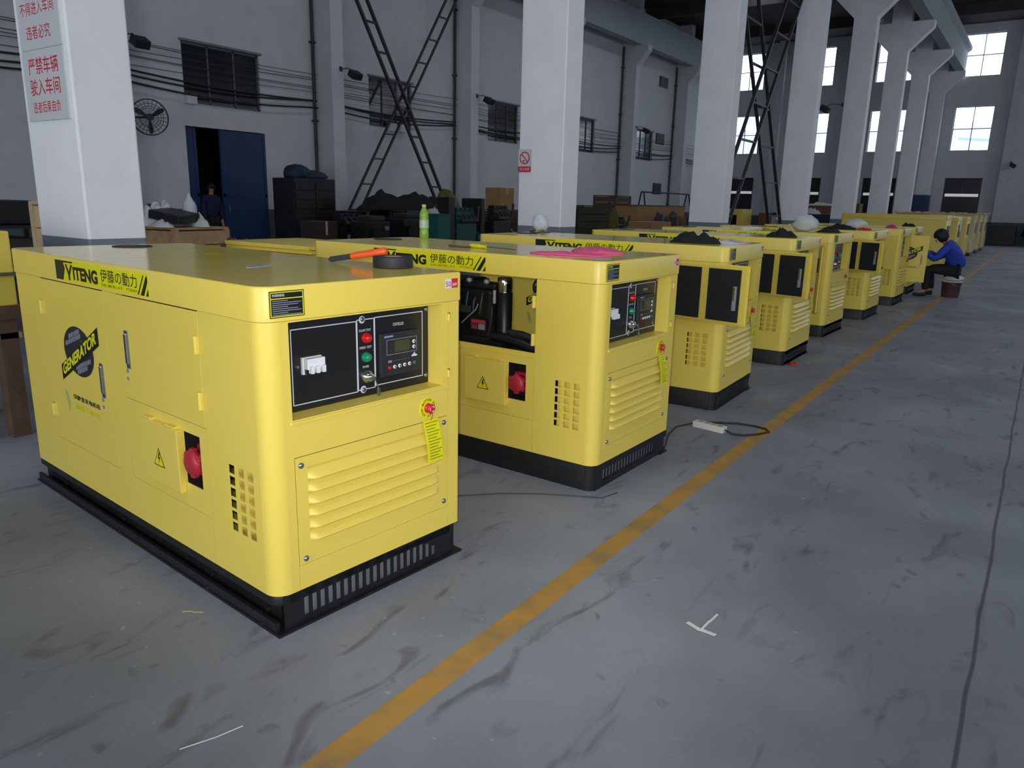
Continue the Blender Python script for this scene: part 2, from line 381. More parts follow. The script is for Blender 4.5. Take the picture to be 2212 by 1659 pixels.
def window(x, z0, z1, dark=False):
    global nw
    nw += 1; hw = .82 if dark else .84
    r = empty('window_%d' % nw, (x, YB, z0)); tag(r, kind='structure'); h = z1-z0
    b = MB(); t = .03 if not dark else .05
    fm = 'frame_dark'
    for (a0, a1, c0, c1) in ((-hw, hw, 0, t), (-hw, hw, h-t, h), (-hw, -hw+t, 0, h), (hw-t, hw, 0, h), (-.018, .018, 0, h), (-hw, hw, h*.5-.018, h*.5+.018)):
        b.box(a0, a1, .12, .18, c0, c1, fm)
    b.build('frame', r)
    b = MB(); b.box(-hw, hw, .147, .153, 0, h, 'glass_dark' if dark else 'pane'); b.build('pane', r)
    if dark:
        b = MB(); b.box(-hw+.08, hw-.08, .10, .118, h*.5+.03, h*.5+.17, 'gap_glow'); b.build('glow_strip', r)  # glowing strip stands in for the bright gap seen through, no lamp
for x in FWX[:5]:
    window(x, 4.5, 6.6); window(x, 8.0, 9.95); window(x, 1.3, 3.18, True)
for k, (a, c, d, e) in enumerate(WIN_L):
    nw += 1; r = empty('window_%d' % nw, (XL, (a+c)/2, d)); tag(r, kind='structure'); h = e-d; hw = (c-a)/2
    b = MB()
    for (y0, y1, z0, z1) in ((-hw, hw, 0, .05), (-hw, hw, h-.05, h), (-hw, -hw+.05, 0, h), (hw-.05, hw, 0, h), (-hw/3-.02, -hw/3+.02, 0, h), (hw/3-.02, hw/3+.02, 0, h)):
        b.box(-.12, -.06, y0, y1, z0, z1, 'frame_grey')
    b.build('frame', r)
    b = MB(); b.box(-.10, -.09, -hw, hw, 0, h, 'glass_dark'); b.build('pane', r)
    b = MB(); b.box(-.02, .06, -hw-.05, hw+.05, h, h+.05, 'band_grey'); b.build('lintel', r)
# pale buildings and yard outside the far windows
b = MB(); b.box(-60, 40, YB+.3, 110, -.25, -.05, 'asphalt_far'); struct(b.build('yard'))
b = MB(); b.box(-45, -7, 75, 90, 0, 6.2, 'building_far'); b.prism([(-46, 74.5, 6.2), (-6, 74.5, 6.2), (-6, 82, 9.2), (-46, 82, 9.2)], (0, 0, .2), 'roof_far')
b.box(-5, 20, 62, 76, 0, 4.2, 'building_far'); b.prism([(-6, 61.5, 6.3), (20, 61.5, 4.1), (20, 69, 5.6), (-6, 69, 7.9)], (0, 0, .2), 'roof_far')
tag(b.build('warehouse'), 'pale neighbouring warehouse roofs seen through the lower far windows', 'building', kind='structure')
# columns with corbels (aisle row)
CX0, CX1 = -5.90, -5.218
for k in range(8):
    y1 = 2.92+6*k; y0 = y1-.40
    b = MB(); bt = 1.19
    for za, zb_, m_ in ((0, bt, 'band_grey'), (bt, 7.24, 'column_paint'), (8.22, HC, 'column_paint')):
        o = rr_outline(CX0, CX1, y0, y1, .014, 2); n = len(o); b.add([(p[0], p[1], za) for p in o]+[(p[0], p[1], zb_) for p in o], [(k2, (k2+1) % n, n+(k2+1) % n, n+k2) for k2 in range(n)], m_, False)
    b.prism([(CX0, y0, 7.24), (CX1, y0, 7.24), (CX1+.75, y0, 8.0), (CX1+.75, y0, 8.22), (CX0-.75, y0, 8.22), (CX0-.75, y0, 8.0)], (0, y1-y0, 0), 'column_paint')
    me = b.mesh('column')
    tag(put('column', me), None, None, None, 'structure')
for nm, xa in (('crane_girder', CX1+.30), ('crane_girder', CX0-.70)):
    b = MB(); b.prism([(xa, -6, 8.22), (xa+.4, -6, 8.22), (xa+.4, -6, 9.1), (xa+.55, -6, 9.2), (xa+.55, -6, 9.36), (xa-.15, -6, 9.36), (xa-.15, -6, 9.2), (xa, -6, 9.1)], (0, YB+5.95, 0), 'girder')
    struct(b.build(nm))
for k in range(7):
    y0 = 2.62+6*k
    b = MB(); b.box(XL-.02, -16.27, y0, y0+.42, 0, 1.15, 'wainscot'); b.box(XL-.02, -16.27, y0, y0+.42, 1.15, HC, 'plaster')
    b.prism([(-16.27, y0, 7.6), (-15.75, y0, 8.2), (-15.75, y0, 8.42), (-16.27, y0, 8.42)], (0, .42, 0), 'plaster')
    struct(b.build('pilaster'))
b = MB(); b.prism([(-16.4, -6, 8.42), (-16.0, -6, 8.42), (-16.0, -6, 9.45), (-15.85, -6, 9.55), (-15.85, -6, 9.65), (-16.6, -6, 9.65), (-16.6, -6, 9.55), (-16.4, -6, 9.45)], (0, YB+5.95, 0), 'girder')
struct(b.build('crane_girder'))
for x in (-13.4, -9.6, -5.8, -2.15, 1.9):
    b = MB(); b.box(x-.2, x+.2, YB-.45, YB+.02, 0, 1.05, 'wainscot'); b.box(x-.2, x+.2, YB-.45, YB+.02, 1.05, HC, 'plaster'); struct(b.build('pilaster'))
b = MB(); b.box(-1.43, -1.335, YF, 44.9, 0, .0015, 'line_paint'); tag(b.build('trim_1'), 'ochre yellow aisle line painted along the floor', kind='structure')

# blue sliding leaves of the door in the left wall
r = empty('door_1', (XL, (DOOR[0]+DOOR[1])/2, 0)); tag(r, kind='structure')
def leaf(y0, y1, dx, nm):
    b = MB(); b.box(dx-.05, dx, y0, y1, 0.02, 3.04, 'door_blue', bev=.006)
    b.box(dx-.01, dx+.012, y0+.02, y0+.08, .02, 3.04, 'door_blue'); b.box(dx-.01, dx+.012, y1-.08, y1-.02, .02, 3.04, 'door_blue')
    b.box(dx-.01, dx+.012, y0+.02, y1-.02, 1.45, 1.52, 'door_blue'); b.build(nm, r)
leaf(-.22, 1.12, -.02, 'door_leaf'); leaf(-1.12, -.80, -.09, 'door_leaf')
b = MB(); b.tube([(.03, -.1, 1.0), (.06, -.1, 1.02), (.06, -.1, 1.22), (.03, -.1, 1.24)], .01, 'steel', 6); b.build('door_handle', r)

# ------------------------------------------------------------ generators
GW, GL, GT, GS, GR = 0.908, 2.209, 1.221, 0.1415, 0.062   # width, length, top, shell bottom, roof seam below
LIP = 1.106
CACHE = {}
def cached(key, fn):
    if key not in CACHE: CACHE[key] = fn()
    return CACHE[key]
# local frame: x = out of the control face (v = -x), y = u across the control face, z up
def rbox(b, x0, x1, y0, y1, z0, z1, r, m, bev=.006, seg=6):
    rs = r if isinstance(r, (list, tuple)) else [r]*4
    o = rr_outline(x0, x1, y0, y1, rs, seg); i = rr_outline(x0+bev, x1-bev, y0+bev, y1-bev, [max(q-bev, .002) for q in rs], seg); n = len(o)
    j = rr_outline(x0+bev*.3, x1-bev*.3, y0+bev*.3, y1-bev*.3, [max(q-bev*.3, .002) for q in rs], seg)
    V = [(p[0], p[1], z0) for p in o]+[(p[0], p[1], z1-bev) for p in o]+[(p[0], p[1], z1-bev*.3) for p in j]+[(p[0], p[1], z1) for p in i]
    F = [(a*n+k, a*n+(k+1) % n, (a+1)*n+(k+1) % n, (a+1)*n+k) for a in range(3) for k in range(n)]
    b.add(V, F, m, True); b.add(V[:n], [tuple(range(n))[::-1]], m); b.add(V[3*n:], [tuple(range(n))], m)
OPEN_F = (.097, .806, .768, 1.100)     # control opening on the front: u0,u1,z0,z1
HOLE = (.452, .572, .425, .632)        # outlet recess on the left side: v0,v1,z0,z1
DOOR2 = (.405, 1.018, .690, 1.098)     # engine opening
VENT_V = [.222, .162, .104]; VENT_Z = [.327+.0437*i for i in range(6)]
RF = .014            # small radius of the right front corner
LV = (.0965, .8315, .2335, .6355)   # louvre panel cut-out
RIGHT_OPEN = (1.00, 1.86, .60, 1.10)
def m_shell(openL, openR):
    b = MB(); r = GR; t = .003; z0, H = GS, LIP-GS; g = .0024
    L = GL-2*r; vx = lambda v: (GL-r)-v    # v -> plate coordinate
    def hole(v0, v1, q0, q1): return (vx(v1), vx(v0), q0-z0, min(q1-z0, H))
    holes = [hole(HOLE[0], HOLE[1], HOLE[2], HOLE[3])]
    for v in VENT_V:
        for z in VENT_Z: holes.append(hole(v, v+.038, z, z+.033))
    holes.append(hole(1.168-g, 1.840+g, .330-g, LIP)); holes.append(hole(.400-g, 1.038+g, .678-g, LIP))
    holes.append(hole(1.038, 1.0395, .327, .676)); holes.append(hole(.398, .3995, z0, .676)); holes.append(hole(.3995, 1.038, .3255, .327))
    b.plate((-(GL-r), 0, z0), X, Z, L, H, holes, t, 'yellow')
    # flange set back inside the upper door opening
    d2 = DOOR2; o = (1.045, .394, .668)
    b.plate((-o[0], .014, o[2]), X, Z, o[0]-o[1], LIP-o[2], [(o[0]-d2[1], o[0]-d2[0], d2[2]+.012-o[2], LIP-o[2])], .004, 'yellow')
    b.box(-o[0], -o[1], .002, .018, .668, .674, 'yellow'); b.box(-.398, -.394, .002, .018, .67, LIP, 'yellow'); b.box(-1.046, -1.042, .002, .018, .67, LIP, 'yellow')
    holes = [(RIGHT_OPEN[0]-RF, RIGHT_OPEN[1]-RF, RIGHT_OPEN[2]-z0, RIGHT_OPEN[3]-z0)] if openR else []
    b.plate((-RF, GW, z0), -X, Z, GL-r-RF, H, holes, t, 'yellow')
    u0, u1, q0, q1 = OPEN_F
    b.plate((0, r, z0), Y, Z, GW-r-RF, H, [(u0-r, u1-r, q0-z0, q1-z0), (LV[0]-r, LV[1]-r, LV[2]-z0, LV[3]-z0), (.0955-r, .0968-r, 0, LV[2]-.003-z0), (.8375-r, .8388-r, 0, H-.003)], t, 'yellow')
    b.plate((-GL, GW-r, z0), -Y, Z, GW-2*r, H, [], t, 'yellow')
    for cx, cy, a0, rr in ((-RF, GW-RF, 0, RF), (-GL+r, GW-r, 90, r), (-GL+r, r, 180, r), (-r, r, 270, r)):
        V = []; S = 8
        for k in range(S+1):
            q = R_(a0+90*k/S)
            for z in (z0, LIP): V.append((cx+rr*math.cos(q), cy+rr*math.sin(q), z))
        b.add(V, [(2*k, 2*k+2, 2*k+3, 2*k+1) for k in range(S)], 'yellow', True)
    b.plate((-GL+.03, .03, z0+.002), X, Y, GL-.06, GW-.06, [], .01, 'yellow')
    # recess of the control panel with its ledge and jambs
    d = .085
    b.box(-d, -.002, u0-.02, u1+.02, q0-.012, q0, 'yellow'); b.box(-d, -.003, u1, u1+.012, q0, q1, 'yellow'); b.box(-d, -.003, u0-.012, u0, q0, q1, 'yellow'); b.box(-d, -.003, u0, u1, q1, q1+.006, 'yellow')
    b.box(-.002, .007, u0-.008, .832, q0-.016, q0-.004, 'yellow', bev=.002)
    # baffle behind the vents, dark sheets as painted shade behind vents and louvres, black outlet recess
    b.plate((-.263, .034, .30), X, Z, .175, .30, [], .001, 'yellow')
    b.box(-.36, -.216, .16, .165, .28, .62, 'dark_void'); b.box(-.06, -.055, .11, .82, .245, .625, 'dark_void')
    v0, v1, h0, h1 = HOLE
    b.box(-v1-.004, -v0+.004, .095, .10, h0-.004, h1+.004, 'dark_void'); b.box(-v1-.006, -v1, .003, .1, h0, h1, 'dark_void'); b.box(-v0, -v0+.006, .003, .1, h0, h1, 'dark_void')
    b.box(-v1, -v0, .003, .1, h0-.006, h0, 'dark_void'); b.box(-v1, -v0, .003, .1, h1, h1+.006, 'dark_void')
    return b.mesh('enclosure')
def m_roof():
    b = MB(); rbox(b, -GL-.004, .004, -.004, GW+.004, LIP+.002, GT, [.016, GR, GR, GR+.004], 'yellow_roof', .006)
    k = b.mi('yellow')
    for i, f in enumerate(b.f):
        zs = [b.v[q][2] for q in f]
        if min(zs) < GT-.003: b.m[i] = k
    return b.mesh('roof')
def m_base(style):
    b = MB(); e = .006
    z1 = GS-.002
    if style == 0:      # open channel with a flange on the floor
        rbox(b, -GL+.004, -.004, .004, GW-.004, z1-.034, z1, .05, 'black_steel', .003)
        b.box(-GL+.03, -.03, .034, .040, .010, z1-.03, 'black_steel'); b.box(-GL+.03, -.03, GW-.04, GW-.034, .010, z1-.03, 'black_steel')
        b.box(-GL+.03, -GL+.036, .034, GW-.034, .01, z1-.03, 'black_steel')
        b.box(-GL-.01, .012, -.006, GW+.006, 0, .010, 'black_steel'); b.box(-GL+.01, -.01, -.002, .012, .010, .048, 'black_steel')
        for v in (.10, .48, 1.25, 1.9):
            b.cyl((-v, .004, .010), (-v, .004, .020), .011, 'black_steel', 8); b.cyl((-v, .032, .06), (-v, .020, .06), .010, 'black_steel', 8)
        xf = -.004
    else:
        rbox(b, -GL+.002, -.06, .002, GW-.002, .0, z1, [.001, .05, .05, .001], 'black_steel', .0006)
        b.box(-.09, -.003, .05, GW-.004, .10, z1, 'black_steel'); b.box(-.1, -.003, .05, GW-.004, 0, .03, 'black_steel')
        for u in (.05, GW-.05):
            V = []; S = 6; sg = -1 if u < .5 else 1
            for k in range(S+1):
                q = R_(90*k/S); V.append((-.060+.056*math.sin(q), .052-.05*math.cos(q) if sg < 0 else GW-.052+.05*math.cos(q), 0)); V.append((-.060+.056*math.sin(q), V[-1][1], z1))
            b.add(V, [(2*k, 2*k+2, 2*k+3, 2*k+1) for k in range(S)], 'black_steel', True)
        b.box(-GL-.006, .010, GW-.10, GW+.004, 0, .008, 'black_steel')
        xf = -.003
    # slotted front plate, slot field cut off at its upper right corner
    n = 19; g0, g1 = .112, .782; pitch = (g1-g0)/n; zb = .032
    b.plate((xf, .03, .0), Y, Z, g0-.03, z1, [], .006, 'black_steel'); b.plate((xf, g1, 0), Y, Z, GW-.03-g1, z1, [], .006, 'black_steel')
    b.plate((xf, g0, 0), Y, Z, g1-g0, zb, [], .006, 'black_steel')
    for i in range(n):
        ua = g0+pitch*i; zt = .110 if ua < .69 else .110-.055*(ua-.69)/(.092)
        b.plate((xf, ua+pitch*.62, zb), Y, Z, pitch*.38, z1-zb, [], .006, 'black_steel')
        zt2 = max(zb+.01, zt)
        b.plate((xf, ua, zt2), Y, Z, pitch*.62, z1-zt2, [], .006, 'black_steel')
    b.box(xf-.030, xf-.024, .06, GW-.06, .02, z1-.01, 'galv')
    return b.mesh('base')
def m_control():
    b = MB(); xp = -.083; d = .0007
    b.box(xp-.004, xp, .09, .813, .770, 1.094, 'black_panel')
    def outline(u0, u1, z0, z1, t=.0035):
        for q in ((u0, u1, z0, z0+t), (u0, u1, z1-t, z1), (u0, u0+t, z0, z1), (u1-t, u1, z0, z1)): b.box(xp, xp+d, q[0], q[1], q[2], q[3], 'white_line')
    outline(.158, .442, .790, 1.060); outline(.442, .526, .794, 1.064); outline(.526, .775, .800, 1.066)
    for zc in (1.062, .796): b.lathe([(.0125, 0), (.0148, d), (.0120, d+.0002), (.0005, d*.5)], (xp, .468, zc), 'white_line', 16, 0)
    for s, u, z, w_, h_ in (('CONTROLLER', .617, 1.022, .056, .012), ('SHUNT STOP', .452, 1.017, .056, .009), ('SPEED TEST', .452, .952, .058, .009), ('POWER', .466, .878, .030, .009)):
        b.text(s, (xp, u, z), Y, Z, w_, h_, 'white_line', bold=.01, lift=.0012)
    return b.mesh('control_panel')
def sub_control():
    L = []; xp = -.083
    def mk(name, fn):
        b = MB(); fn(b); L.append((name, b.mesh(name)))
    def brk(b):
        b.box(xp, xp+.010, .196, .276, .898, .958, 'white_plastic'); b.box(xp+.010, xp+.034, .200, .274, .918, .956, 'white_plastic', bev=.002)
        for k in range(3): b.box(xp+.03, xp+.048, .206+.024*k, .219+.024*k, .905, .930, 'white_plastic', bev=.0015)
        b.box(xp+.008, xp+.022, .204, .272, .900, .918, 'black_panel'); b.cyl((xp, .178, .928), (xp+.008, .178, .928), .006, 'steel', 10)
    mk('circuit_breaker', brk)
    mk('indicator_lamp', lambda b: b.lathe([(.0195, 0), (.0195, .007), (.0165, .009), (.016, .018), (.011, .024), (.001, .026)], (xp, .484, .992), 'red_lamp', 18, 0))
    mk('indicator_lamp', lambda b: b.lathe([(.0195, 0), (.0195, .007), (.0165, .009), (.016, .018), (.011, .024), (.001, .026)], (xp, .482, .919), 'green_lamp', 18, 0))
    def key(b):
        b.lathe([(.024, 0), (.024, .012), (.017, .016), (.016, .03), (.001, .031)], (xp, .482, .845), 'chrome', 18, 0)
        b.box(xp+.03, xp+.055, .480, .484, .838, .852, 'steel'); b.tube([(xp+.05, .482, .842), (xp+.055, .488, .825), (xp+.05, .500, .80)], .002, 'chrome', 6)
        b.box(xp+.046, xp+.052, .494, .508, .775, .805, 'steel', bev=.003)
    mk('key_switch', key)
    def ctl(b):
        b.box(xp, xp+.016, .540, .745, .832, 1.000, 'black_module', bev=.004); x2 = xp+.016; d = .0007
        for q in ((.571, .728, .972, .974), (.571, .728, .914, .916), (.571, .573, .914, .974), (.726, .728, .914, .974)): b.box(x2, x2+d, *q, 'galv')
        b.box(x2, x2+d, .612, .690, .922, .966, 'lcd'); b.box(x2, x2+d, .560, .605, .983, .990, 'blue_strip')
        for u, z, m_ in ((.712, .953, 'white_plastic'), (.712, .932, 'white_plastic'), (.585, .864, 'red_lamp'), (.610, .865, 'white_plastic'), (.636, .8655, 'white_plastic'), (.662, .866, 'white_plastic'), (.688, .8665, 'white_plastic'), (.714, .867, 'green_lamp')):
            b.lathe([(.0075, 0), (.0075, .003), (.005, .004)], (x2, u, z), m_, 12, 0)
            if m_ == 'white_plastic': b.lathe([(.0035, 0), (.0035, .0045)], (x2, u, z), 'black_module', 8, 0)
        for k in range(7): b.box(x2, x2+d, .604+.013*k, .609+.013*k, .888, .890, 'galv')
        for k, hh in enumerate((.006, .010, .016, .009, .006)): b.box(x2, x2+d, .700+.006*k, .705+.006*k, .893, .893+hh, 'white_plastic')
        b.box(x2, x2+d, .578, .596, .884, .893, 'galv')
    mk('controller', ctl)
    for u, z in ((.793, 1.071), (.790, .800), (.468, 1.064), (.468, .795)):
        mk('screw', lambda b: b.lathe([(.009, 0), (.009, .004), (.005, .006)], (xp, u, z), 'steel', 10, 0))
    return L
def m_louver():
    b = MB(); xf = .0015
    u0, u1, z0, z1 = .0985, .8295, .2355, .6335
    a0, a1, q0, q1 = .146, .782, .318, .592; n = 6; p = (q1-q0)/n
    b.plate((xf, u0, z0), Y, Z, u1-u0, z1-z0, [(a0-u0, a1-u0, q0-z0, q1-z0)], .003, 'yellow')
    for k in range(n):
        zt = q1-p*k; N = 40; prof = [(-.03, -.55), (.06, -.55), (.10, -.42), (.3, -.08), (.55, .38), (.80, .85), (.92, 1.0), (.985, .96), (1.0, .82), (1.0, .70)]
        V = []
        for i in range(N+1):
            s_ = i/N; u = a0+(a1-a0)*s_; e = min(1, min(s_, 1-s_)*15); e = math.sqrt(max(0, 1-(1-e)**2))
            for (tt, o) in prof: V.append((xf-.0005+.022*o*e, u, zt-p*tt))
        M_ = len(prof)
        b.add(V, [(i*M_+j, i*M_+j+1, (i+1)*M_+j+1, (i+1)*M_+j) for i in range(N) for j in range(M_-1)], 'yellow', True)
    return b.mesh('louver_panel')
def m_estop_label():
    b = MB(); c = Vector((.0, .720, .690)); n = 28
    for k in range(n):
        a, e = 2*math.pi*k/n, 2*math.pi*(k+1)/n
        P = [(.004, c.y+r*math.cos(q), c.z+r*math.sin(q)) for r, q in ((.020, a), (.041, a), (.041, e), (.020, e))]
        b.add(P+[(.0, p[1], p[2]) for p in P], [(0, 1, 2, 3), (1, 5, 6, 2)], 'lemon')
    s = 'STOP BUTTON STOP NOW '; m_ = len(s)
    for i, ch in enumerate(s):
        if ch == ' ': continue
        q = R_(232)-2*math.pi*i/m_*.98; pos = c+Vector((.004, math.cos(q)*.0285, math.sin(q)*.0285)); uy = Vector((0, math.cos(q), math.sin(q))); ux = Vector((0, math.sin(q), -math.cos(q)))
        b.text(ch, pos-ux*.004, ux, uy, .0078, .0095, 'ink', bold=.02)
    return b.mesh('emergency_stop')
def m_estop_button():
    b = MB(); b.lathe([(.019, 0), (.019, .005), (.013, .007), (.013, .012), (.019, .014), (.020, .020), (.017, .024), (.001, .025)], (.004, .720, .690), 'red', 20, 0)
    for a in (20, 140, 260):
        P = [(.0296, .720+r*math.cos(R_(q)), .690+r*math.sin(R_(q))) for r, q in ((.009, a), (.013, a), (.013, a+35), (.013, a+70), (.009, a+70), (.009, a+35))]
        b.poly(P, 'white_plastic')
    return b.mesh('stop_button')
def m_tag():
    b = MB(); V = []; N = 8
    for lay in (0, 1):
        for i in range(N+1):
            s = i/N; z = .642-.172*s; x = .010+.016*math.sin(s*2.2)+.010*s+lay*.001; o = .006*s
            V += [(x, .686+o, z), (x+.004*s, .768+o, z)]
    M_ = 2*(N+1)
    F = [(2*i, 2*i+1, 2*i+3, 2*i+2)[::-1] for i in range(N)]+[(M_+2*i, M_+2*i+1, M_+2*i+3, M_+2*i+2) for i in range(N)]+[(2*i, 2*i+2, M_+2*i+2, M_+2*i) for i in range(N)]+[(2*i+1, M_+2*i+1, M_+2*i+3, 2*i+3) for i in range(N)]
    b.add(V, F, 'lemon'); b.tube([(.03, .722, .672), (.024, .724, .655), (.014, .726, .640)], .0015, 'red', 6)
    for k in range(13):
        s = .06+.07*k; x = .0125+.016*math.sin(s*2.2)+.010*s; z = .642-.172*s
        b.box(x+.004*s-.001, x+.004*s+.0008, .694+.006*s, .762-.01*(k % 3)+.006*s, z-.0020, z, 'sack_olive')
    return b.mesh('hanging_tag')
def m_warning():
    b = MB(); u0, u1, z0, z1 = .030, .160, 1.120, 1.206; x = .0042
    b.box(.0035, x, u0, u1, z0, z1, 'ink'); t = .003
    for q in ((u0+t, u1-t, z0+t, z0+2*t), (u0+t, u1-t, z1-2*t, z1-t), (u0+t, u0+2*t, z0+t, z1-t), (u1-2*t, u1-t, z0+t, z1-t), (u0+t, u1-t, z1-.026, z1-.023)): b.box(x, x+.0005, *q, 'lemon')
    b.text('WARNING', (x, u0+.010, z1-.018), Y, Z, .046, .009, 'white_line', bold=.02)
    for k in range(8): b.box(x, x+.0005, u0+.010, u0+.118-(.05 if k % 3 == 1 else .012*(k % 2)), z0+.008+.0065*k, z0+.0105+.0065*k, 'galv')
    return b.mesh('warning_label')
def m_power():
    b = MB(); x = .0042; b.box(.0035, x, .817, .852, 1.160, 1.197, 'white_plastic'); b.box(.0035, x, .852, .888, 1.160, 1.197, 'sign_red')
    b.text('50', (x, .820, 1.166), Y, Z, .029, .021, 'sign_red', bold=.01); b.text('kW', (x, .857, 1.167), Y, Z, .026, .013, 'white_plastic', bold=.02)
    return b.mesh('power_label')
def m_brand():
    b = MB(); v1, v0, z0, z1 = 1.620, .735, 1.119, 1.204; y = -.0046
    o = lambda v, z: (-v, y, z)
    b.box(-v1, -v0, y, -.0035, z0, z1, 'lemon')
    L = lambda P: b.poly([(-v, y-.0005, z) for v, z in P], 'ink')
    L([(1.620, 1.119), (1.545, 1.119), (1.515, 1.170), (1.530, 1.196), (1.500, 1.196), (1.492, 1.204), (1.620, 1.204)])
    L([(1.515, 1.204), (1.515, 1.197), (1.435, 1.197), (1.425, 1.204)])
    L([(1.512, 1.190), (1.492, 1.190), (1.474, 1.160), (1.452, 1.190), (1.432, 1.190), (1.466, 1.143), (1.466, 1.122), (1.484, 1.122), (1.484, 1.143)])
    b.text('ITENG', (-1.432, y, 1.127), X, Z, .248, .058, 'ink', bold=.05)
    b.text('伊藤の動力', (-1.155, y, 1.144), X, Z, .325, .052, 'ink', bold=.003)
    b.text('日本に誠を致します', (-1.150, y, 1.126), X, Z, .190, .012, 'ink'); b.text('YTZJ50/A', (-.928, y, 1.126), X, Z, .098, .012, 'ink')
    L([(.832, 1.121), (.822, 1.121), (.770, 1.196), (.775, 1.201)]); L([(.806, 1.121), (.778, 1.121), (.742, 1.175), (.742, 1.196), (.752, 1.196)]); L([(.762, 1.121), (.741, 1.121), (.741, 1.150)])
    return b.mesh('brand_sticker')
def panel_door(b, x0, x1, z0, z1):
    b.box(x0, x1, -.0015, .0022, z0, z1, 'yellow', bev=.0008)
def m_door_plain(pads):
    """hinge axis at x = 0, leaf to -x"""
    b = MB(); x0, x1, z0, z1 = -.628, .010, .678, 1.103
    panel_door(b, x0, x1, z0, z1)
    if pads:
        b.box(x0+.012, x1-.02, .002, .020, z0+.012, z1-.012, 'yellow', bev=.002)
        for a0, a1 in ((-.575, -.325), (-.262, -.065)): b.box(a0, a1, .018, .034, z0+.028, z1-.030, 'foam', bev=.003)
    return b.mesh('side_door')
def m_door_tall():
    b = MB(); panel_door(b, -.628, .010, .330, 1.103); b.box(-.616, -.01, .002, .022, .342, 1.09, 'yellow', bev=.002)
    b.box(-.585, -.555, .020, .045, .80, .96, 'black_panel', bev=.004); return b.mesh('side_door')
def handle_mesh(x, z0, z1, y=-.0015):
    b = MB(); b.box(x-.014, x+.014, y-.005, y, z0, z1, 'steel', bev=.002); b.box(x-.009, x+.009, y-.011, y-.004, z0+.02, z1-.012, 'chrome', bev=.003)
    b.lathe([(.009, 0), (.009, -.004)], (x-.016, y, z0-.012), 'galv', 12, 1); b.lathe([(.0085, 0), (.0085, -.003)], (x-.020, y, z0-.045), 'galv', 12, 1)
    return b.mesh('handle')
def hinge_mesh(x, z0, z1):
    b = MB(); b.cyl((x, -.008, z0), (x, -.008, z1), .009, 'yellow', 10); b.box(x-.012, x+.012, -.006, -.0015, z0, z1, 'yellow'); return b.mesh('hinge')
def latch_mesh():
    b = MB(); x = -.545
    b.box(x-.013, x+.013, .030, .048, .79, .96, 'galv', bev=.003); b.box(x-.008, x+.008, .047, .054, .86, .955, 'chrome', bev=.003); return b.mesh('latch')
def m_door_emblem(): 
    b = MB(); panel_door(b, 0, .672, .330, 1.103); return b.mesh('emblem_door')
def m_emblem(sx=0.0):
    """printed GENERATOR badge; x = 0 at the left edge of its door"""
    b = MB(); y = -.0018; c = Vector((.361, 0, .803)); n = 40
    k0 = lambda q: (c.x+.160*math.cos(q), y-.0004, c.z+.114*math.sin(q))
    b.poly([k0(-2*math.pi*i/n) for i in range(n)][::-1], 'black_module')
    # grey print across the disc, set parallel to the banner
    b.poly([k0(2*math.pi*i/n)[:1]+(y-.0006,)+k0(2*math.pi*i/n)[2:] for i in range(0, n//8)][::-1]+[(c.x+.02, y-.0006, c.z+.055)], 'crate_green')
    random.seed(2)
    for (zz, hw, off) in ((.078, .062, -.030), (.050, .092, -.045), (-.050, .092, .045), (-.078, .062, .030)):
        a = -hw
        while a < hw-.01:
            wv = .010+.010*random.random(); x0_ = c.x+off+a; zz0 = c.z+zz+(a)*.32
            b.poly([(x0_, y-.0008, zz0-.011), (x0_+wv, y-.0008, zz0-.011+wv*.4), (x0_+wv, y-.0008, zz0+.010+wv*.4), (x0_, y-.0008, zz0+.010)], 'galv'); a += wv+.005
    P = [(.145, .640), (.145, .712), (.590, .942), (.590, .862)]
    b.poly([(a, y-.0012, z) for a, z in P][::-1], 'ink')
    sl = Vector((.445, 0, .226)).normalized(); upv = Vector((-sl.z*.2, 0, 1)).normalized()
    b.text('GENERATOR', (.163, y-.0012, .664), sl, upv, .452, .052, 'lemon', bold=.04, shear=.2)
    b.text('超静音发电机组', (.243, y-.0004, .566), X, Z, .290, .024, 'ink', bold=.02)
    b.text('低噪音 节能环保', (.250, y-.0004, .520), X, Z, .270, .026, 'lemon', bold=.01)
    b.poly([(.150, y-.0004, .600), (.168, y-.0004, .520), (.182, y-.0004, .480), (.196, y-.0004, .545), (.180, y-.0004, .585)][::-1], 'leaf_print')
    return b.mesh('emblem')
def m_flap():
    b = MB(); b.box(-.868, -.577, -.026, -.0005, .383, .634, 'yellow', bev=.003)
    return b.mesh('outlet_cover')
def sub_flap():
    L = []
    for v in (.820, .640):
        b = MB(); b.cyl((-v-.03, -.022, .639), (-v+.03, -.022, .639), .005, 'yellow', 8); b.box(-v-.03, -v+.03, -.024, .0, .634, .641, 'yellow'); L.append(('hinge', b.mesh('hinge')))
    b = MB(); y = -.0264; A, B_, C_ = (-.775, .457), (-.690, .457), (-.733, .533)
    g = lambda s: [(-.733+(p[0]+.733)*s, y-.0004*(1 if s == 1 else 2), .482+(p[1]-.482)*s) for p in (A, B_, C_)]
    b.poly(g(1), 'ink'); b.poly(g(.84), 'lemon')
    b.poly([(q[0], y-.0012, q[1]) for q in ((-.730, .516), (-.742, .486), (-.732, .488), (-.740, .464), (-.720, .496), (-.731, .494), (-.722, .514))], 'ink')
    L.append(('warning_sticker', b.mesh('warning_sticker'))); return L
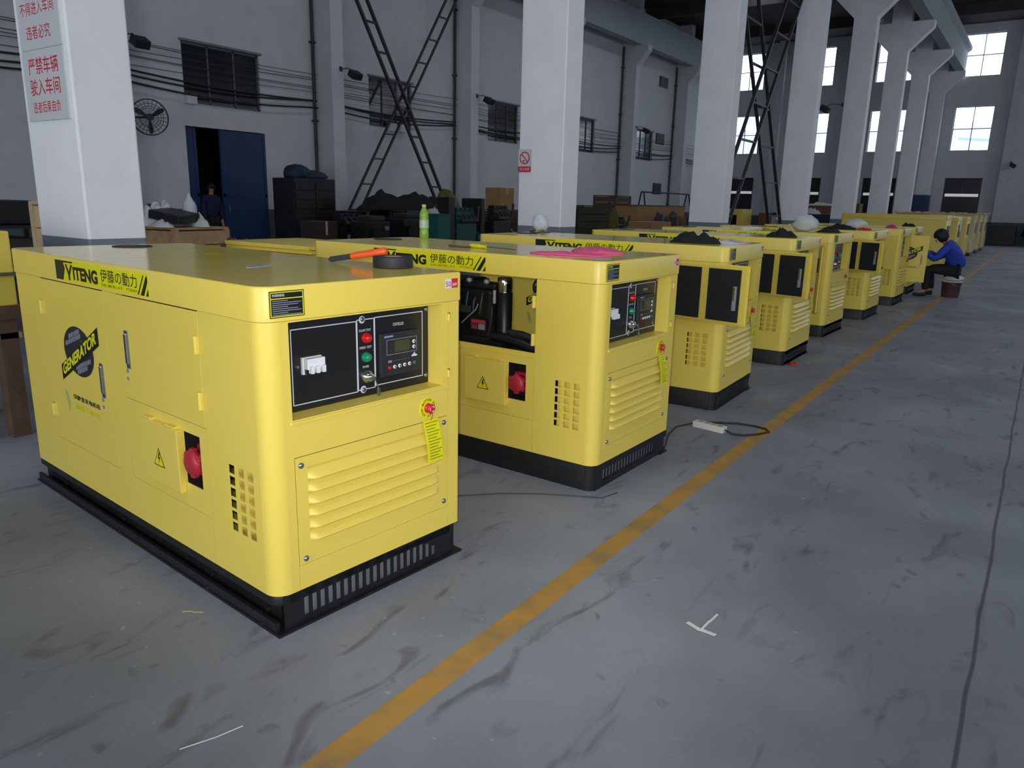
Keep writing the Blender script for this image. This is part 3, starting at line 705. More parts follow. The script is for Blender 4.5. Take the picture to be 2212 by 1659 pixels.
def m_plug():
    b = MB(); c = (-.512, .022, .518)
    b.box(-.560, -.460, .04, .09, .462, .575, 'red_cap', bev=.01)
    b.lathe([(.044, .05), (.044, -.006), (.050, -.010), (.050, -.030), (.040, -.040), (.001, -.042)], c, 'red_cap', 20, 1)
    for a in range(0, 360, 60): b.box(-.013, .013, -.032, -.008, .044, .058, 'red_cap', rot=Matrix.Translation(c) @ Matrix.Rotation(R_(a), 4, 'Y'), bev=.004)
    return b.mesh('power_plug')
def m_cap():
    b = MB(); b.lathe([(.098, 0), (.099, .002), (.094, .005), (.03, .006), (.001, .006)], (-2.03, .52, GT), 'rubber', 28); return b.mesh('exhaust_cap')
def m_engine():
    b = MB(); E_ = 'engine_black'
    b.box(-1.92, -1.08, .20, .60, .40, .86, E_, bev=.02); b.box(-1.88, -1.10, .22, .54, .86, 1.0, E_, bev=.015); b.box(-1.86, -1.12, .25, .50, 1.0, 1.03, E_, bev=.012)
    b.box(-1.12, -.80, .13, .27, .62, 1.00, E_, bev=.02); b.box(-1.10, -.79, .15, .26, 1.0, 1.035, E_, bev=.01)
    b.box(-1.85, -.9, .24, .56, .25, .42, 'engine_grey', bev=.02); b.lathe([(.20, 0), (.20, .22)], (-1.09, .40, .50), E_, 24, 0)
    b.box(-.86, -.12, .24, .64, .25, .66, 'engine_grey', bev=.03)
    b.box(-1.05, -.70, .10, .24, .66, .725, E_, bev=.01)
    b.tube([(-.78, .12, .735), (-.66, .10, .74), (-.54, .09, .725), (-.45, .10, .70)], .030, E_, 10); b.tube([(-.76, .20, .755), (-.62, .19, .755), (-.50, .19, .73)], .022, 'engine_grey', 10); b.cyl((-.56, .14, .715), (-.43, .13, .705), .036, E_, 12)
    for i in range(5): b.cyl((-1.80+.16*i, .24, .80), (-1.80+.16*i, .16, .76), .028, E_, 10); b.tube([(-1.80+.16*i, .22, 1.0), (-1.78+.16*i, .15, .95), (-1.78+.16*i, .14, .82)], .009, 'engine_grey', 6)
    for i in range(5): b.tube([(-1.08+.055*i, .125, .98-.03*(i % 2)), (-1.075+.055*i, .105, .93), (-1.07+.05*i, .11, .86)], .007, 'engine_grey', 6)
    for x in (-.99, -.86): b.cyl((x, .16, 1.02), (x, .16, 1.065), .013, E_, 8); b.cyl((x, .16, 1.035), (x, .16, 1.055), .018, 'galv', 8)
    b.box(-1.7, -1.15, .08, .22, .52, .68, E_, bev=.02)
    b.box(-1.02, -.93, .09, .13, .86, .90, 'engine_grey', bev=.005)
    return b.mesh('engine')
def sub_engine():
    L = []
    b = MB(); b.lathe([(.046, .66), (.046, .985), (.040, .990), (.043, .995), (.043, 1.066), (.038, 1.074), (.001, 1.076)], (-.757, .20, 0), 'engine_black', 22); k = b.mi('chrome')
    for i, f in enumerate(b.f):
        if min(b.v[q][2] for q in f) > .987: b.m[i] = k
    b.box(-.745, -.712, .19, .21, .86, .90, 'engine_black', bev=.004); L.append(('oil_filter', b.mesh('oil_filter')))
    b = MB(); b.box(-.925, -.815, .098, .102, .766, .828, 'box_brown'); b.box(-.920, -.820, .0970, .098, .806, .824, 'sign_red'); b.box(-.868, -.822, .0968, .098, .770, .802, 'galv'); b.box(-.915, -.880, .0968, .098, .772, .790, 'red_cap'); L.append(('name_plate', b.mesh('name_plate')))
    b = MB(); b.tube([(-.998, .10, .794), (-.95, .10, .835), (-.90, .11, .880), (-.889, .12, .915)], .004, 'galv', 6); L.append(('hose', b.mesh('hose')))
    b = MB(); b.tube([(-.772, .10, .912), (-.766, .09, .86), (-.775, .09, .80), (-.798, .10, .745), (-.802, .12, .70)], .005, 'engine_grey', 6); L.append(('hose', b.mesh('hose')))
    b = MB(); b.cyl((-.755, .10, .932), (-.755, .10, 1.008), .010, 'galv', 8); L.append(('sensor', b.mesh('sensor')))
    return L
GEN_POSE = [(-1.9784, 1.4532, -.080), (-1.7683, 3.3146, -.0195), (-1.839, 5.3255, .0348), (-1.9087, 7.366, -.0019), (-2.0123, 9.3839, -.0292), (-1.9176, 11.3222, -.0263), (-1.862, 13.4265, -.007), (-1.95, 15.55, .0)]
def generator(i, label, base=1, door2='closed', openR=False, tagged=True, emblemR=False, plug=True):
    x, y, th = GEN_POSE[i]
    r = empty('generator', (x, y, 0), th); tag(r, label, 'generator', 'yellow generators lined up along the aisle')
    opened = door2 != 'closed'
    put('enclosure', cached(('shell', opened, openR), lambda: m_shell(opened, openR)), r)
    put('roof', cached('roof', m_roof), r); put('base', cached(('base', base), lambda: m_base(base)), r)
    cp = put('control_panel', cached('ctl', m_control), r)
    for nm, me in cached('ctlsub', sub_control): put(nm, me, cp)
    lp = put('louver_panel', cached('louver', m_louver), r)
    for k, (u, z) in enumerate(((.120, .604), (.811, .610), (.811, .264), (.124, .256))):
        def scr(u=u, z=z):
            b = MB(); b.lathe([(.011, .001), (.011, .005), (.006, .010), (.001, .010)], (0, u, z), 'steel', 12, 0); return b.mesh('screw')
        put('screw', cached(('scr', k), scr), lp)
    es = put('emergency_stop', cached('es', m_estop_label), r); put('stop_button', cached('esb', m_estop_button), es)
    if tagged: put('hanging_tag', cached('tag', m_tag), r)
    put('warning_label', cached('warn', m_warning), r); put('power_label', cached('pow', m_power), r); put('brand_sticker', cached('brand', m_brand), r)
    put('exhaust_cap', cached('cap', m_cap), r)
    def hin(k, x_, z0, z1): return cached(('hin', k), lambda: hinge_mesh(x_, z0, z1))
    # emblem door on the left side
    d = put('emblem_door', cached('d1', m_door_emblem), r); d.location = (-1.840, 0, 0)
    put('emblem', cached('emb', m_emblem), d)
    put('handle', cached('h1', lambda: handle_mesh(.592, .634, .787)), d); put('hinge', hin(0, -.004, .937, 1.0), d); put('hinge', hin(1, -.004, .440, .500), d)
    # plain upper door
    if door2 != 'removed':
        d = put('side_door', cached(('d2', opened, i == 4), lambda: m_door_tall() if i == 4 else m_door_plain(opened)), r); d.location = (-.410, -.010 if opened else 0, 0)
        if opened:
            d.rotation_euler = (0, 0, R_(float(door2)))
            if i != 4: put('latch', cached('latch', latch_mesh), d)
        put('handle', cached('h2', lambda: handle_mesh(-.564, .808, .964)), d)
    else: d = r
    hh = [put('hinge', cached(('hin', d is r, k), lambda k=k: hinge_mesh(.0 if d is not r else -.41, *((.952, 1.016), (.747, .812))[k])), d) for k in (0, 1)]
    f = put('outlet_cover', cached('flap', m_flap), r)
    for nm, me in cached('flapsub', sub_flap): put(nm, me, f)
    if plug: put('power_plug', cached('plug', m_plug), r)
    if opened:
        e = put('engine', cached('eng', m_engine), r)
        for nm, me in cached('engsub', sub_engine): put(nm, me, e)
    def fh():
        b = MB(); b.cyl((.005, .837, 0), (.005, .837, .028), .005, 'yellow', 8); b.cyl((.005, .837, .028), (.005, .837, .034), .005, 'steel', 8); return b.mesh('hinge_pin')
    for z in (1.030, .800): put('hinge_pin', cached('fh', fh), r).location = (0, 0, z)
    if emblemR:      # right side emblem door swung fully forward, its print now facing the camera
        d = put('emblem_door', cached('d1', m_door_emblem), r); d.location = (-.395, GW+.03, 0)
        put('emblem', cached('emb', m_emblem), d); put('handle', cached('h1', lambda: handle_mesh(.592, .634, .787)), d)
    return r
generator(0, 'nearest yellow generator with a black tape roll and orange knife on its roof', base=0)
generator(1, 'second yellow generator with its engine showing and a green bottle on top', door2='removed', openR=True)
generator(2, 'third yellow generator, padded door swung open, clear bag and black cloth on roof', door2='168')
generator(3, 'fourth yellow generator, padded door swung open, red rag on floor at its corner', door2='166')
generator(4, 'fifth yellow generator in the row, white plastic bag on its roof', door2='134', tagged=False)
generator(5, 'sixth yellow generator in the row, padded door open, black and red cloths on its roof', door2='160', tagged=False)
generator(6, 'seventh yellow generator, its emblem door swung out beside the crouching worker', emblemR=True, tagged=False)
generator(7, 'yellow generator mostly hidden behind the crouching worker and the emblem door', tagged=False)

# larger sets standing further down the aisle
def big_set(y, label, film, x=-2.10, h=1.42, wd=1.08, ln=2.5, stripe=False):
    r = empty('large_generator', (x, y, 0)); tag(r, label, 'generator', 'tall yellow generators at the far end of the row')
    b = MB(); rbox(b, -ln, 0, 0, wd, .14, h-.11, .06, 'yellow'); b.box(-ln+.3, -ln+.9, -.004, .002, .35, h-.16, 'yellow', bev=.002); b.box(-1.5, -.5, -.004, .002, .35, h-.16, 'yellow', bev=.002)
    for k in range(6): b.box(-.002, .012, .18, wd-.18, .36+.055*k, .385+.055*k, 'yellow')
    b.build('enclosure', r)
    b = MB(); rbox(b, -ln-.004, .004, -.004, wd+.004, h-.108, h, .06, 'yellow'); b.build('roof', r)
    b = MB(); b.box(-ln+.01, -.01, .01, wd-.01, 0, .14, 'black_steel'); b.build('base', r)
    b = MB(); b.box(.002, .008, .18, wd-.25, .80, 1.15, 'black_panel'); b.build('control_panel', r)
    if stripe:
        b = MB(); b.box(.006, .010, wd*.55, wd*.95, .95, 1.33, 'white_plastic'); b.build('paper_notice', r)
    if film:
        b = MB(); o = .03; nseg = 40
        path = rr_outline(-ln-o, o, -o, wd+o, .08, 10); n = len(path); V = []; rows = 14
        for j in range(rows+1):
            for i, p in enumerate(path):
                q = noise.noise(Vector((p[0]*6, p[1]*6, j*.25+y)))*.03+noise.noise(Vector((p[0]*19, p[1]*19, j*.12+y)))*.03
                cx, cy = p[0]+ln/2, p[1]-wd/2; l = math.hypot(cx, cy); V.append((p[0]+cx/l*q, p[1]+cy/l*q, .10+(h-.08)*j/rows))
        b.add(V, [(j*n+i, j*n+(i+1) % n, (j+1)*n+(i+1) % n, (j+1)*n+i) for j in range(rows) for i in range(n)], 'film', True); b.build('plastic_wrap', r)
        b = MB(); o = .07
        for yy in (-o, wd/2-.04, wd+o-.08): b.box(-ln-o, o, yy, yy+.08, h+.006, h+.05, 'wood_pale')
        for xx in (-ln-o, -ln*.66, -ln*.33, o-.08): b.box(xx, xx+.08, -o, wd+o, h+.05, h+.075, 'wood_pale')
        b.build('wooden_top_frame', r)
    return r
big_set(22.0, 'tall unwrapped yellow generator directly behind the crouching worker', False, h=1.41)
big_set(25.0, 'yellow generator with a white paper on its front, behind the tall plain one', False, stripe=True, h=1.36)
big_set(28.0, 'yellow generator just in front of the plastic-wrapped ones', False, h=1.36)
big_set(31.0, 'plastic-wrapped generator, nearest of the wrapped ones under wooden frames', True)
big_set(33.5, 'plastic-wrapped generator between two other wrapped ones', True)
big_set(36.0, 'plastic-wrapped generator, farthest one with a wooden frame on top', True)

# ------------------------------------------------------------ things lying on the generators
def gw(i, u, v, z=GT+.0008):
    x, y, th = GEN_POSE[i]; c, s = math.cos(th), math.sin(th); lx, ly = -v, u
    return Vector((x+c*lx-s*ly, y+s*lx+c*ly, z))
def thing(name, b, origin, label, cat, group=None, rz=0.0):
    """one-mesh thing, its mesh given in world coordinates"""
    M = Matrix.Translation(origin) @ Matrix.Rotation(rz, 4, 'Z'); b.xf(M.inverted()); o = b.build(name); o.location = origin; o.rotation_euler = (0, 0, rz); return tag(o, label, cat, group)
p = gw(0, .815, .300)
r = empty('tape_roll', p); tag(r, 'black roll of tape on the nearest generator roof', 'tape')
b = MB(); b.lathe([(.042, 0), (.082, 0), (.083, .003), (.083, .043), (.082, .046), (.042, .046), (.042, 0)], (0, 0, 0), 'rubber', 36); b.build('tape', r)
b = MB(); b.lathe([(.036, .001), (.0415, .001), (.0415, .045), (.036, .045), (.036, .001)], (0, 0, 0), 'cardboard', 30); b.build('core', r)
ka, kb = gw(0, .752, .640, GT+.014), gw(0, .865, .395, GT+.060)
r = empty('utility_knife', ka); tag(r, 'orange and black utility knife leaning on the black tape roll', 'knife')
dk = kb-ka; b = MB(); b.bar((0, 0, 0), dk*.40, .020, .024, 'rubber'); b.bar(dk*-.02, dk*.02, .016, .018, 'rubber'); me = b.mesh('grip'); bevel_mesh(me, .004, 2); put('grip', me, r)
b = MB(); b.tube([dk*.38, dk*.5, dk*.66, dk*.8, dk*.98, dk*1.0], [.013, .016, .0145, .017, .017, .010], 'orange', 12); b.build('handle', r)
b = MB(); b.bar(gw(0, .345, .625), gw(0, .480, .680), .018, .003, 'blue_strip'); thing('ruler', b, gw(0, .41, .65), 'thin pale blue strip lying on the nearest generator roof', 'strip')
p = gw(1, .925, 2.03)
# keep the bottle fully on the roof
p = gw(1, .86, 2.00)
r = empty('bottle', p); tag(r, 'green plastic drink bottle on the second generator roof', 'bottle')
b = MB(); b.lathe([(.030, 0), (.034, .006), (.034, .05), (.031, .06), (.034, .07), (.034, .135), (.031, .145), (.033, .155), (.033, .175), (.022, .205), (.014, .218), (.014, .232)], (0, 0, 0), 'bottle_green', 24); b.build('bottle_body', r)
b = MB(); b.lathe([(.0155, .224), (.0155, .242), (.001, .243)], (0, 0, 0), 'wood_pale', 16); b.build('bottle_cap', r)
b = MB(); b.lathe([(.0345, .075), (.0345, .130)], (0, 0, 0), 'bag_clear', 24); b.build('bottle_label', r)
a, c_ = gw(1, .30, 1.10, GT+.014), gw(1, .262, .73, GT+.009)
r = empty('screwdriver', a); tag(r, 'screwdriver with a yellow handle on the second generator roof', 'screwdriver')
d_ = c_-a; b = MB(); b.tube([d_*0, d_*.05, d_*.22, d_*.30, d_*.36], [.008, .012, .012, .008, .010], 'lemon', 10); b.build('handle', r)
b = MB(); b.tube([d_*.34, d_*1.0], .0035, 'steel', 8); b.build('blade', r)
b = MB(); b.tube([gw(1, .265, 1.24, GT+.007), gw(1, .25, 1.15, GT+.006), gw(1, .275, 1.08, GT+.006)], .006, 'wood_dark', 8); thing('chisel', b, gw(1, .26, 1.15), 'small dark tool shank beside the yellow screwdriver', 'tool')
def cloth(name, i, u, v, su, sv, h, m, label, cat, seed, rot=0.0, group=None, freq=4.0):
    b = MB(); p = gw(i, u, v); b.cloth(p.x, p.y, GT, sv, su, h, m, seed, GEN_POSE[i][2]+rot, freq=freq); return thing(name, b, Vector((p.x, p.y, GT)), label, cat, group)
cloth('paper_wrapping', 1, .26, .36, .075, .24, .016, 'pink', 'long pink sheet nearest the side edge of the second generator roof', 'wrapping', 3, .25, freq=7)
cloth('paper_wrapping', 1, .62, .40, .13, .17, .030, 'pink', 'crumpled pink sheet behind the longer one on the second generator roof', 'wrapping', 5, -.15, freq=7)
b = MB(); b.bar(gw(1, .115, .125), gw(1, .21, .085), .030, .002, 'blue_strip'); thing('sticker_strip', b, gw(1, .16, .10), 'pale blue strip at the front corner of the second generator roof', 'strip')
p = gw(2, .80, 2.06)
r = empty('plastic_bag', p); tag(r, 'clear plastic bag of small parts at the back of the third generator roof', 'bag')
b = MB(); b.blob((0, 0, .085), (.075, .06, .09), 'bag_clear', 4, .3, 2.2, 3, -.084); b.build('bag', r)
b = MB(); random.seed(3); b.lathe([(.095, 0), (.10, .002), (.09, .004), (.001, .005)], (0, 0, 0), 'wood_dark', 20)
for k in range(16):
    a = random.uniform(0, 6.3); q = random.uniform(.02, .10); x_, y_ = q*math.cos(a), q*math.sin(a)*.8; z_ = .003+random.random()*.02
    b.box(x_-.014, x_+.014, y_-.010, y_+.010, .0, z_+.012, random.choice(['wood', 'sack_olive', 'galv', 'wood_dark']), rot=Matrix.Translation((0, 0, 0)) @ Matrix.Rotation(0.0, 4, 'Z'), bev=.002)
b.build('fittings', r)
cloth('black_cloth', 2, .30, .36, .10, .19, .090, 'cloth_black', 'crumpled black cloth on the third generator roof', 'cloth', 9, .2)
cloth('plastic_sheet', 2, .50, .20, .13, .17, .030, 'bag_clear', 'crumpled clear plastic beside the black cloth on the third generator', 'plastic', 12, .1, freq=7)
cloth('black_cloth', 3, .30, .22, .09, .14, .085, 'cloth_black', 'peaked black cloth on the front corner of the fourth generator roof', 'cloth', 15, .4)
cloth('paper_scrap', 4, .78, 1.25, .05, .14, .03, 'paper', 'white and curled paper scrap on the fifth generator roof', 'paper', 18, .3)
b = MB(); p = gw(4, .56, .50); b.blob((p.x, p.y, GT+.095), (.16, .12, .10), 'sack_white', 6, .28, 2, 3, -.094); thing('plastic_bag', b, Vector((p.x, p.y, GT)), 'whitish plastic bag slumped on the fifth generator roof', 'bag')
cloth('black_cloth', 4, .55, .20, .10, .14, .05, 'cloth_black', 'dark tools cloth beside the white bag on the fifth generator', 'cloth', 21)
cloth('black_cloth', 5, .45, .55, .12, .22, .075, 'cloth_black', 'black cloth next to a red one on the sixth generator roof', 'cloth', 24)
cloth('red_cloth', 5, .45, .22, .07, .10, .035, 'red', 'red cloth beside the black one on the sixth generator roof', 'cloth', 27)
b = MB(); p = gw(5, .72, .42); b.blob((p.x, p.y, GT+.07), (.15, .10, .075), 'sack_white', 8, .3, 2, 3, -.069); thing('plastic_bag', b, Vector((p.x, p.y, GT)), 'white plastic bag at the back of the sixth generator roof', 'bag')
cloth('magenta_cloth', 6, .45, .25, .06, .09, .05, 'magenta', 'small magenta cloth on the seventh generator roof', 'cloth', 30)
cloth('black_cloth', 7, .30, .18, .10, .12, .06, 'cloth_black', 'dark cloth on the roof of the mostly hidden generator behind the worker', 'cloth', 33)

# ------------------------------------------------------------ things on the floor
r = empty('power_strip', (-1.70, 4.85, 0)); tag(r, 'white power strip with a black cord on the floor beside the second generator', 'power strip')
M = Matrix.Rotation(R_(-8), 4, 'Z')
b = MB(); b.box(-.115, .115, -.032, .032, 0, .042, 'strip_white', rot=M, bev=.005)
for k in range(4): b.box(-.085+.048*k, -.052+.048*k, -.016, .016, .042, .0435, 'galv', rot=M)
b.build('housing', r)
q = lambda pts: [(x_+1.70, y_-4.85, z_) for x_, y_, z_ in pts]
b = MB(); b.tube(q([(-1.585, 4.835, .02), (-1.53, 4.82, .008), (-1.46, 4.845, .007), (-1.39, 4.93, .007), (-1.345, 5.03, .007), (-1.385, 5.09, .007), (-1.47, 5.11, .007), (-1.58, 5.10, .007), (-1.70, 5.03, .007), (-1.80, 4.96, .007)]), .007, 'cable_dark', 8); b.build('cord', r)
b = MB(); b.tube(q([(-1.815, 4.87, .02), (-1.86, 4.85, .006), (-1.90, 4.75, .005), (-1.87, 4.55, .005), (-1.82, 4.40, .005), (-1.79, 4.32, .005), (-1.775, 4.25, .005)]), .005, 'cable_dark', 8); b.build('cord', r)
b = MB(); b.tube([(-2.3, 2.83, .005), (-2.14, 3.0, .005), (-1.98, 3.12, .005), (-1.82, 3.21, .005), (-1.74, 3.25, .005), (-1.69, 3.28, .003), (-1.66, 3.40, .003)], .0025, 'pipe_dark', 6); thing('cable', b, Vector((-1.9, 3.15, 0)), 'thin dark cable on the floor along the second generator base', 'cable')
def scrap(pts, wd, label, m='paper', name='paper_strip', cat='strip'):
    b = MB()
    for a, c2 in zip(pts, pts[1:]): b.bar((*a, .002), (*c2, .002+.004*random.random()), wd, .0016, m)
    thing(name, b, Vector((*pts[0], 0)), label, cat)
scrap([(-.865, 2.419), (-.82, 2.40), (-.787, 2.401), (-.749, 2.393)], .016, 'white strip of scrap on the open floor right of the line')
scrap([(-.805, 2.405), (-.80, 2.47), (-.795, 2.54)], .008, 'thin curled white sliver standing off the white scrap strip', name='paper_sliver')
scrap([(-2.391, 1.345), (-2.36, 1.365), (-2.325, 1.387)], .006, 'pale yellow straw on the floor near the nearest generator base', 'wood_pale', 'straw', 'straw')
scrap([(-1.746, .937), (-1.71, 1.02), (-1.687, 1.099)], .003, 'thin white thread on the floor in the foreground', 'white_plastic', 'thread', 'thread')
b = MB(); b.cloth(-1.845, 7.50, 0, .055, .04, .03, 'red', 4); thing('red_rag', b, Vector((-1.845, 7.50, 0)), 'small red rag on the floor at the corner of the fourth generator', 'rag')

# ------------------------------------------------------------ people
def skin_mesh(name, joints, edges, m, sub=2, root=0):
    me = bpy.data.meshes.new(name); me.from_pydata([j[:3] for j in joints], edges, []); o = bpy.data.objects.new(name, me); COL.objects.link(o)
    o.modifiers.new('s', 'SKIN'); sk = me.skin_vertices[0].data
    for k, j in enumerate(joints):
        rr = j[3] if isinstance(j[3], tuple) else (j[3], j[3]); sk[k].radius = rr; sk[k].use_root = (k == root)
    s2 = o.modifiers.new('d', 'SUBSURF'); s2.levels = sub; s2.render_levels = sub
    C.view_layer.update(); dg = C.evaluated_depsgraph_get(); out = bpy.data.meshes.new_from_object(o.evaluated_get(dg))
    bpy.data.objects.remove(o); bpy.data.meshes.remove(me)
    out.name = name; out.materials.clear(); out.materials.append(MATS[m]); out.polygons.foreach_set('use_smooth', [True]*len(out.polygons)); return out
def person(name, J, label, top, legs, hair_c, face, shirt_scale=1.18, origin=(0, 0, 0), seated=True):
    """J: dict of joint positions in world space"""
    O = Vector(origin); r = empty(name, O); tag(r, label, 'person')
    g = lambda k: Vector(J[k])-O
    names = ['pelvis', 'waist', 'chest', 'neck', 'head0', 'head1']; rad = [.115, .11, .115, .050, .075, .075]
    joints = []; idx = {}
    def addj(n, p, rr): idx[n] = len(joints); joints.append((*p, rr)); return idx[n]
    edges = []
    for n, q in zip(names, rad):
        addj(n, g(n), q)
        if len(joints) > 1: edges.append((len(joints)-2, len(joints)-1))
    for s in ('L', 'R'):
        a = addj('sh'+s, g('sh'+s), .058); e = addj('el'+s, g('el'+s), .042); wr = addj('wr'+s, g('wr'+s), .028); edges += [(idx['chest'], a), (a, e), (e, wr)]
        hd = (g('wr'+s)-g('el'+s)).normalized(); pl = addj('pm'+s, g('wr'+s)+hd*.06, (.034, .018)); edges.append((wr, pl))
        side = hd.cross(Z).normalized(); 
        for k in range(4):
            f0 = g('wr'+s)+hd*(.095)+side*(.027-.018*k); f1 = f0+hd*(.03+.006*(1-abs(k-1.4)))-Z*.008; f2 = f1+hd*.022-Z*.018
            i0 = addj('f', f0, .0085); i1 = addj('f', f1, .008); i2 = addj('f', f2, .007); edges += [(pl, i0), (i0, i1), (i1, i2)]
        t0 = g('wr'+s)+hd*.045+side*.034; t1 = t0+hd*.03+side*.02; i0 = addj('t', t0, .010); i1 = addj('t', t1, .009); edges += [(wr, i0), (i0, i1)]
        h = addj('hp'+s, g('hp'+s), .075); kn = addj('kn'+s, g('kn'+s), .06); an = addj('an'+s, g('an'+s), .04); to = addj('to'+s, g('to'+s), .03); edges += [(idx['pelvis'], h), (h, kn), (kn, an), (an, to)]
    put('body', skin_mesh('body', joints, edges, 'skin'), r)
    # clothing
    def sub(ns, radii, es, nm, m):
        put(nm, skin_mesh(nm, [(*g(n), q) for n, q in zip(ns, radii)], es, m), r)
    sub(['pelvis', 'waist', 'chest', 'neck', 'shL', 'elL', 'wrL', 'shR', 'elR', 'wrR'], [.165, .172, .190, .088, .090, .064, .046, .090, .064, .046], [(0, 1), (1, 2), (2, 3), (2, 4), (4, 5), (5, 6), (2, 7), (7, 8), (8, 9)], 'jacket', top)
    sub(['pelvis', 'hpL', 'knL', 'anL', 'hpR', 'knR', 'anR'], [.135, .110, .078, .056, .110, .078, .056], [(0, 1), (1, 2), (2, 3), (0, 4), (4, 5), (5, 6)], 'trousers', legs)
    for s in ('L', 'R'):
        a, t = g('an'+s), g('to'+s); d = (t-a); d.z = 0; b = MB(); d.normalize(); ang = math.atan2(d.y, d.x); T = Matrix.Translation((a.x, a.y, t.z-.03 if False else 0)) @ Matrix.Rotation(ang, 4, 'Z')
        zb = -O.z
        me = skin_mesh('shoe', [(a.x-d.x*.04, a.y-d.y*.04, zb+.045, (.042, .042)), (a.x+d.x*.05, a.y+d.y*.05, zb+.046, (.046, .044)), (a.x+d.x*.13, a.y+d.y*.13, zb+.036, (.048, .032)), (a.x+d.x*.19, a.y+d.y*.19, zb+.030, (.038, .026))], [(0, 1), (1, 2), (2, 3)], 'shoe'); put('shoe', me, r)
    # head details
    hc = (g('head0')+g('head1'))/2; f = Vector(face).normalized(); s_ = f.cross(Z).normalized(); u_ = s_.cross(f)
    b = MB(); b.blob((0, 0, 0), (.122, .108, .128), 'hair', 3, .12, 3, 3)
    Mx = Matrix(((f.x, s_.x, u_.x, 0), (f.y, s_.y, u_.y, 0), (f.z, s_.z, u_.z, 0), (0, 0, 0, 1)))
    V = []
    for p_ in b.v:
        q = Vector(p_)
        if q.x > .062 and q.z < .03: q.x = .062+(q.x-.062)*.2
        V.append(tuple(q+Vector((-.024, 0, .016))))
    b.v = V; b.xf(Matrix.Translation(hc) @ Mx); put('hair', b.mesh('hair'), r)
    b = MB(); b.prism([(.085, -.012, -.02), (.085, .012, -.02), (.105, 0, -.025), ], (0, 0, .0), 'skin')
    b = MB(); b.tube([(.080, 0, .018), (.100, 0, -.018), (.088, 0, -.026)], [.007, .013, .008], 'skin', 8)
    for sg in (-1, 1): b.blob((0, sg*.080, -.012), (.020, .010, .030), 'skin', 2, .05, 2, 2)
    b.xf(Matrix.Translation(hc) @ Mx); b.build('face_features', r)
    b = MB()
    for sg in (-1, 1): b.blob((.076, sg*.030, .012), (.006, .010, .005), 'hair', 2, 0, 1, 2)
    b.xf(Matrix.Translation(hc) @ Mx); b.build('eyes', r)
    b = MB(); b.bar((.082, -.022, -.050), (.082, .022, -.050), .008, .006, 'red_cap'); b.xf(Matrix.Translation(hc) @ Mx); b.build('mouth', r)
    return r
person('person', dict(pelvis=(-1.24, 15.68, .50), waist=(-1.24, 15.66, .66), chest=(-1.35, 15.60, .86), neck=(-1.455, 15.56, .985), head0=(-1.515, 15.53, 1.030), head1=(-1.565, 15.51, 1.085),
    shL=(-1.40, 15.40, .90), elL=(-1.56, 15.30, .66), wrL=(-1.70, 15.26, .79), shR=(-1.36, 15.80, .90), elR=(-1.55, 15.82, .68), wrR=(-1.71, 15.66, .79),
    hpL=(-1.28, 15.58, .48), knL=(-1.66, 15.40, .50), anL=(-1.66, 15.42, .10), toL=(-1.80, 15.38, .04), hpR=(-1.28, 15.78, .48), knR=(-1.66, 15.82, .50), anR=(-1.60, 15.80, .10), toR=(-1.75, 15.80, .04)),
    'person in a blue jacket crouching on a bucket, working on a yellow door', 'blue_cloth', 'trouser', None, (-.72, .10, -.68), origin=(-1.30, 15.66, 0))
r = empty('bucket', (-1.27, 15.69, 0)); tag(r, 'maroon paint bucket the person in blue sits on', 'bucket')
b = MB(); b.lathe([(.135, 0), (.140, .01), (.158, .25), (.166, .252), (.166, .272), (.158, .275)], (0, 0, 0), 'bucket_maroon', 28); b.build('pail', r)
b = MB(); b.lathe([(.168, .275), (.168, .288), (.150, .292), (.001, .292)], (0, 0, 0), 'strip_white', 28); b.build('lid', r)
b = MB(); b.tube([(.166*math.cos(R_(a)), .166*math.sin(R_(a)), .255-.07*math.sin(R_((a+90)*1.0))) for a in range(-90, 91, 15)], .004, 'steel', 6); b.build('bail', r)
b = MB(); b.blob((-1.25, 15.69, .342), (.17, .15, .055), 'sack_white', 3, .15, 2, 3, -.049); thing('seat_pad', b, Vector((-1.25, 15.69, .292)), 'folded pale pad on the bucket under the person in blue', 'pad')
person('person', dict(pelvis=(-17.05, 11.25, .92), waist=(-17.04, 11.25, 1.08), chest=(-17.03, 11.26, 1.30), neck=(-17.02, 11.26, 1.50), head0=(-17.0, 11.26, 1.60), head1=(-17.0, 11.26, 1.66),
    shL=(-17.0, 11.06, 1.40), elL=(-16.98, 11.0, 1.12), wrL=(-16.92, 11.02, .88), shR=(-17.04, 11.46, 1.40), elR=(-17.02, 11.52, 1.12), wrR=(-16.96, 11.50, .88),
    hpL=(-17.04, 11.15, .88), knL=(-17.0, 11.14, .50), anL=(-17.03, 11.13, .09), toL=(-16.90, 11.12, .04), hpR=(-17.04, 11.35, .88), knR=(-17.02, 11.37, .50), anR=(-17.06, 11.38, .09), toR=(-16.93, 11.40, .04)),
    'person in dark blue clothes standing in the open blue doorway', 'navy_cloth', 'trouser', None, (1, -.3, -.1), origin=(-17.03, 11.25, 0))

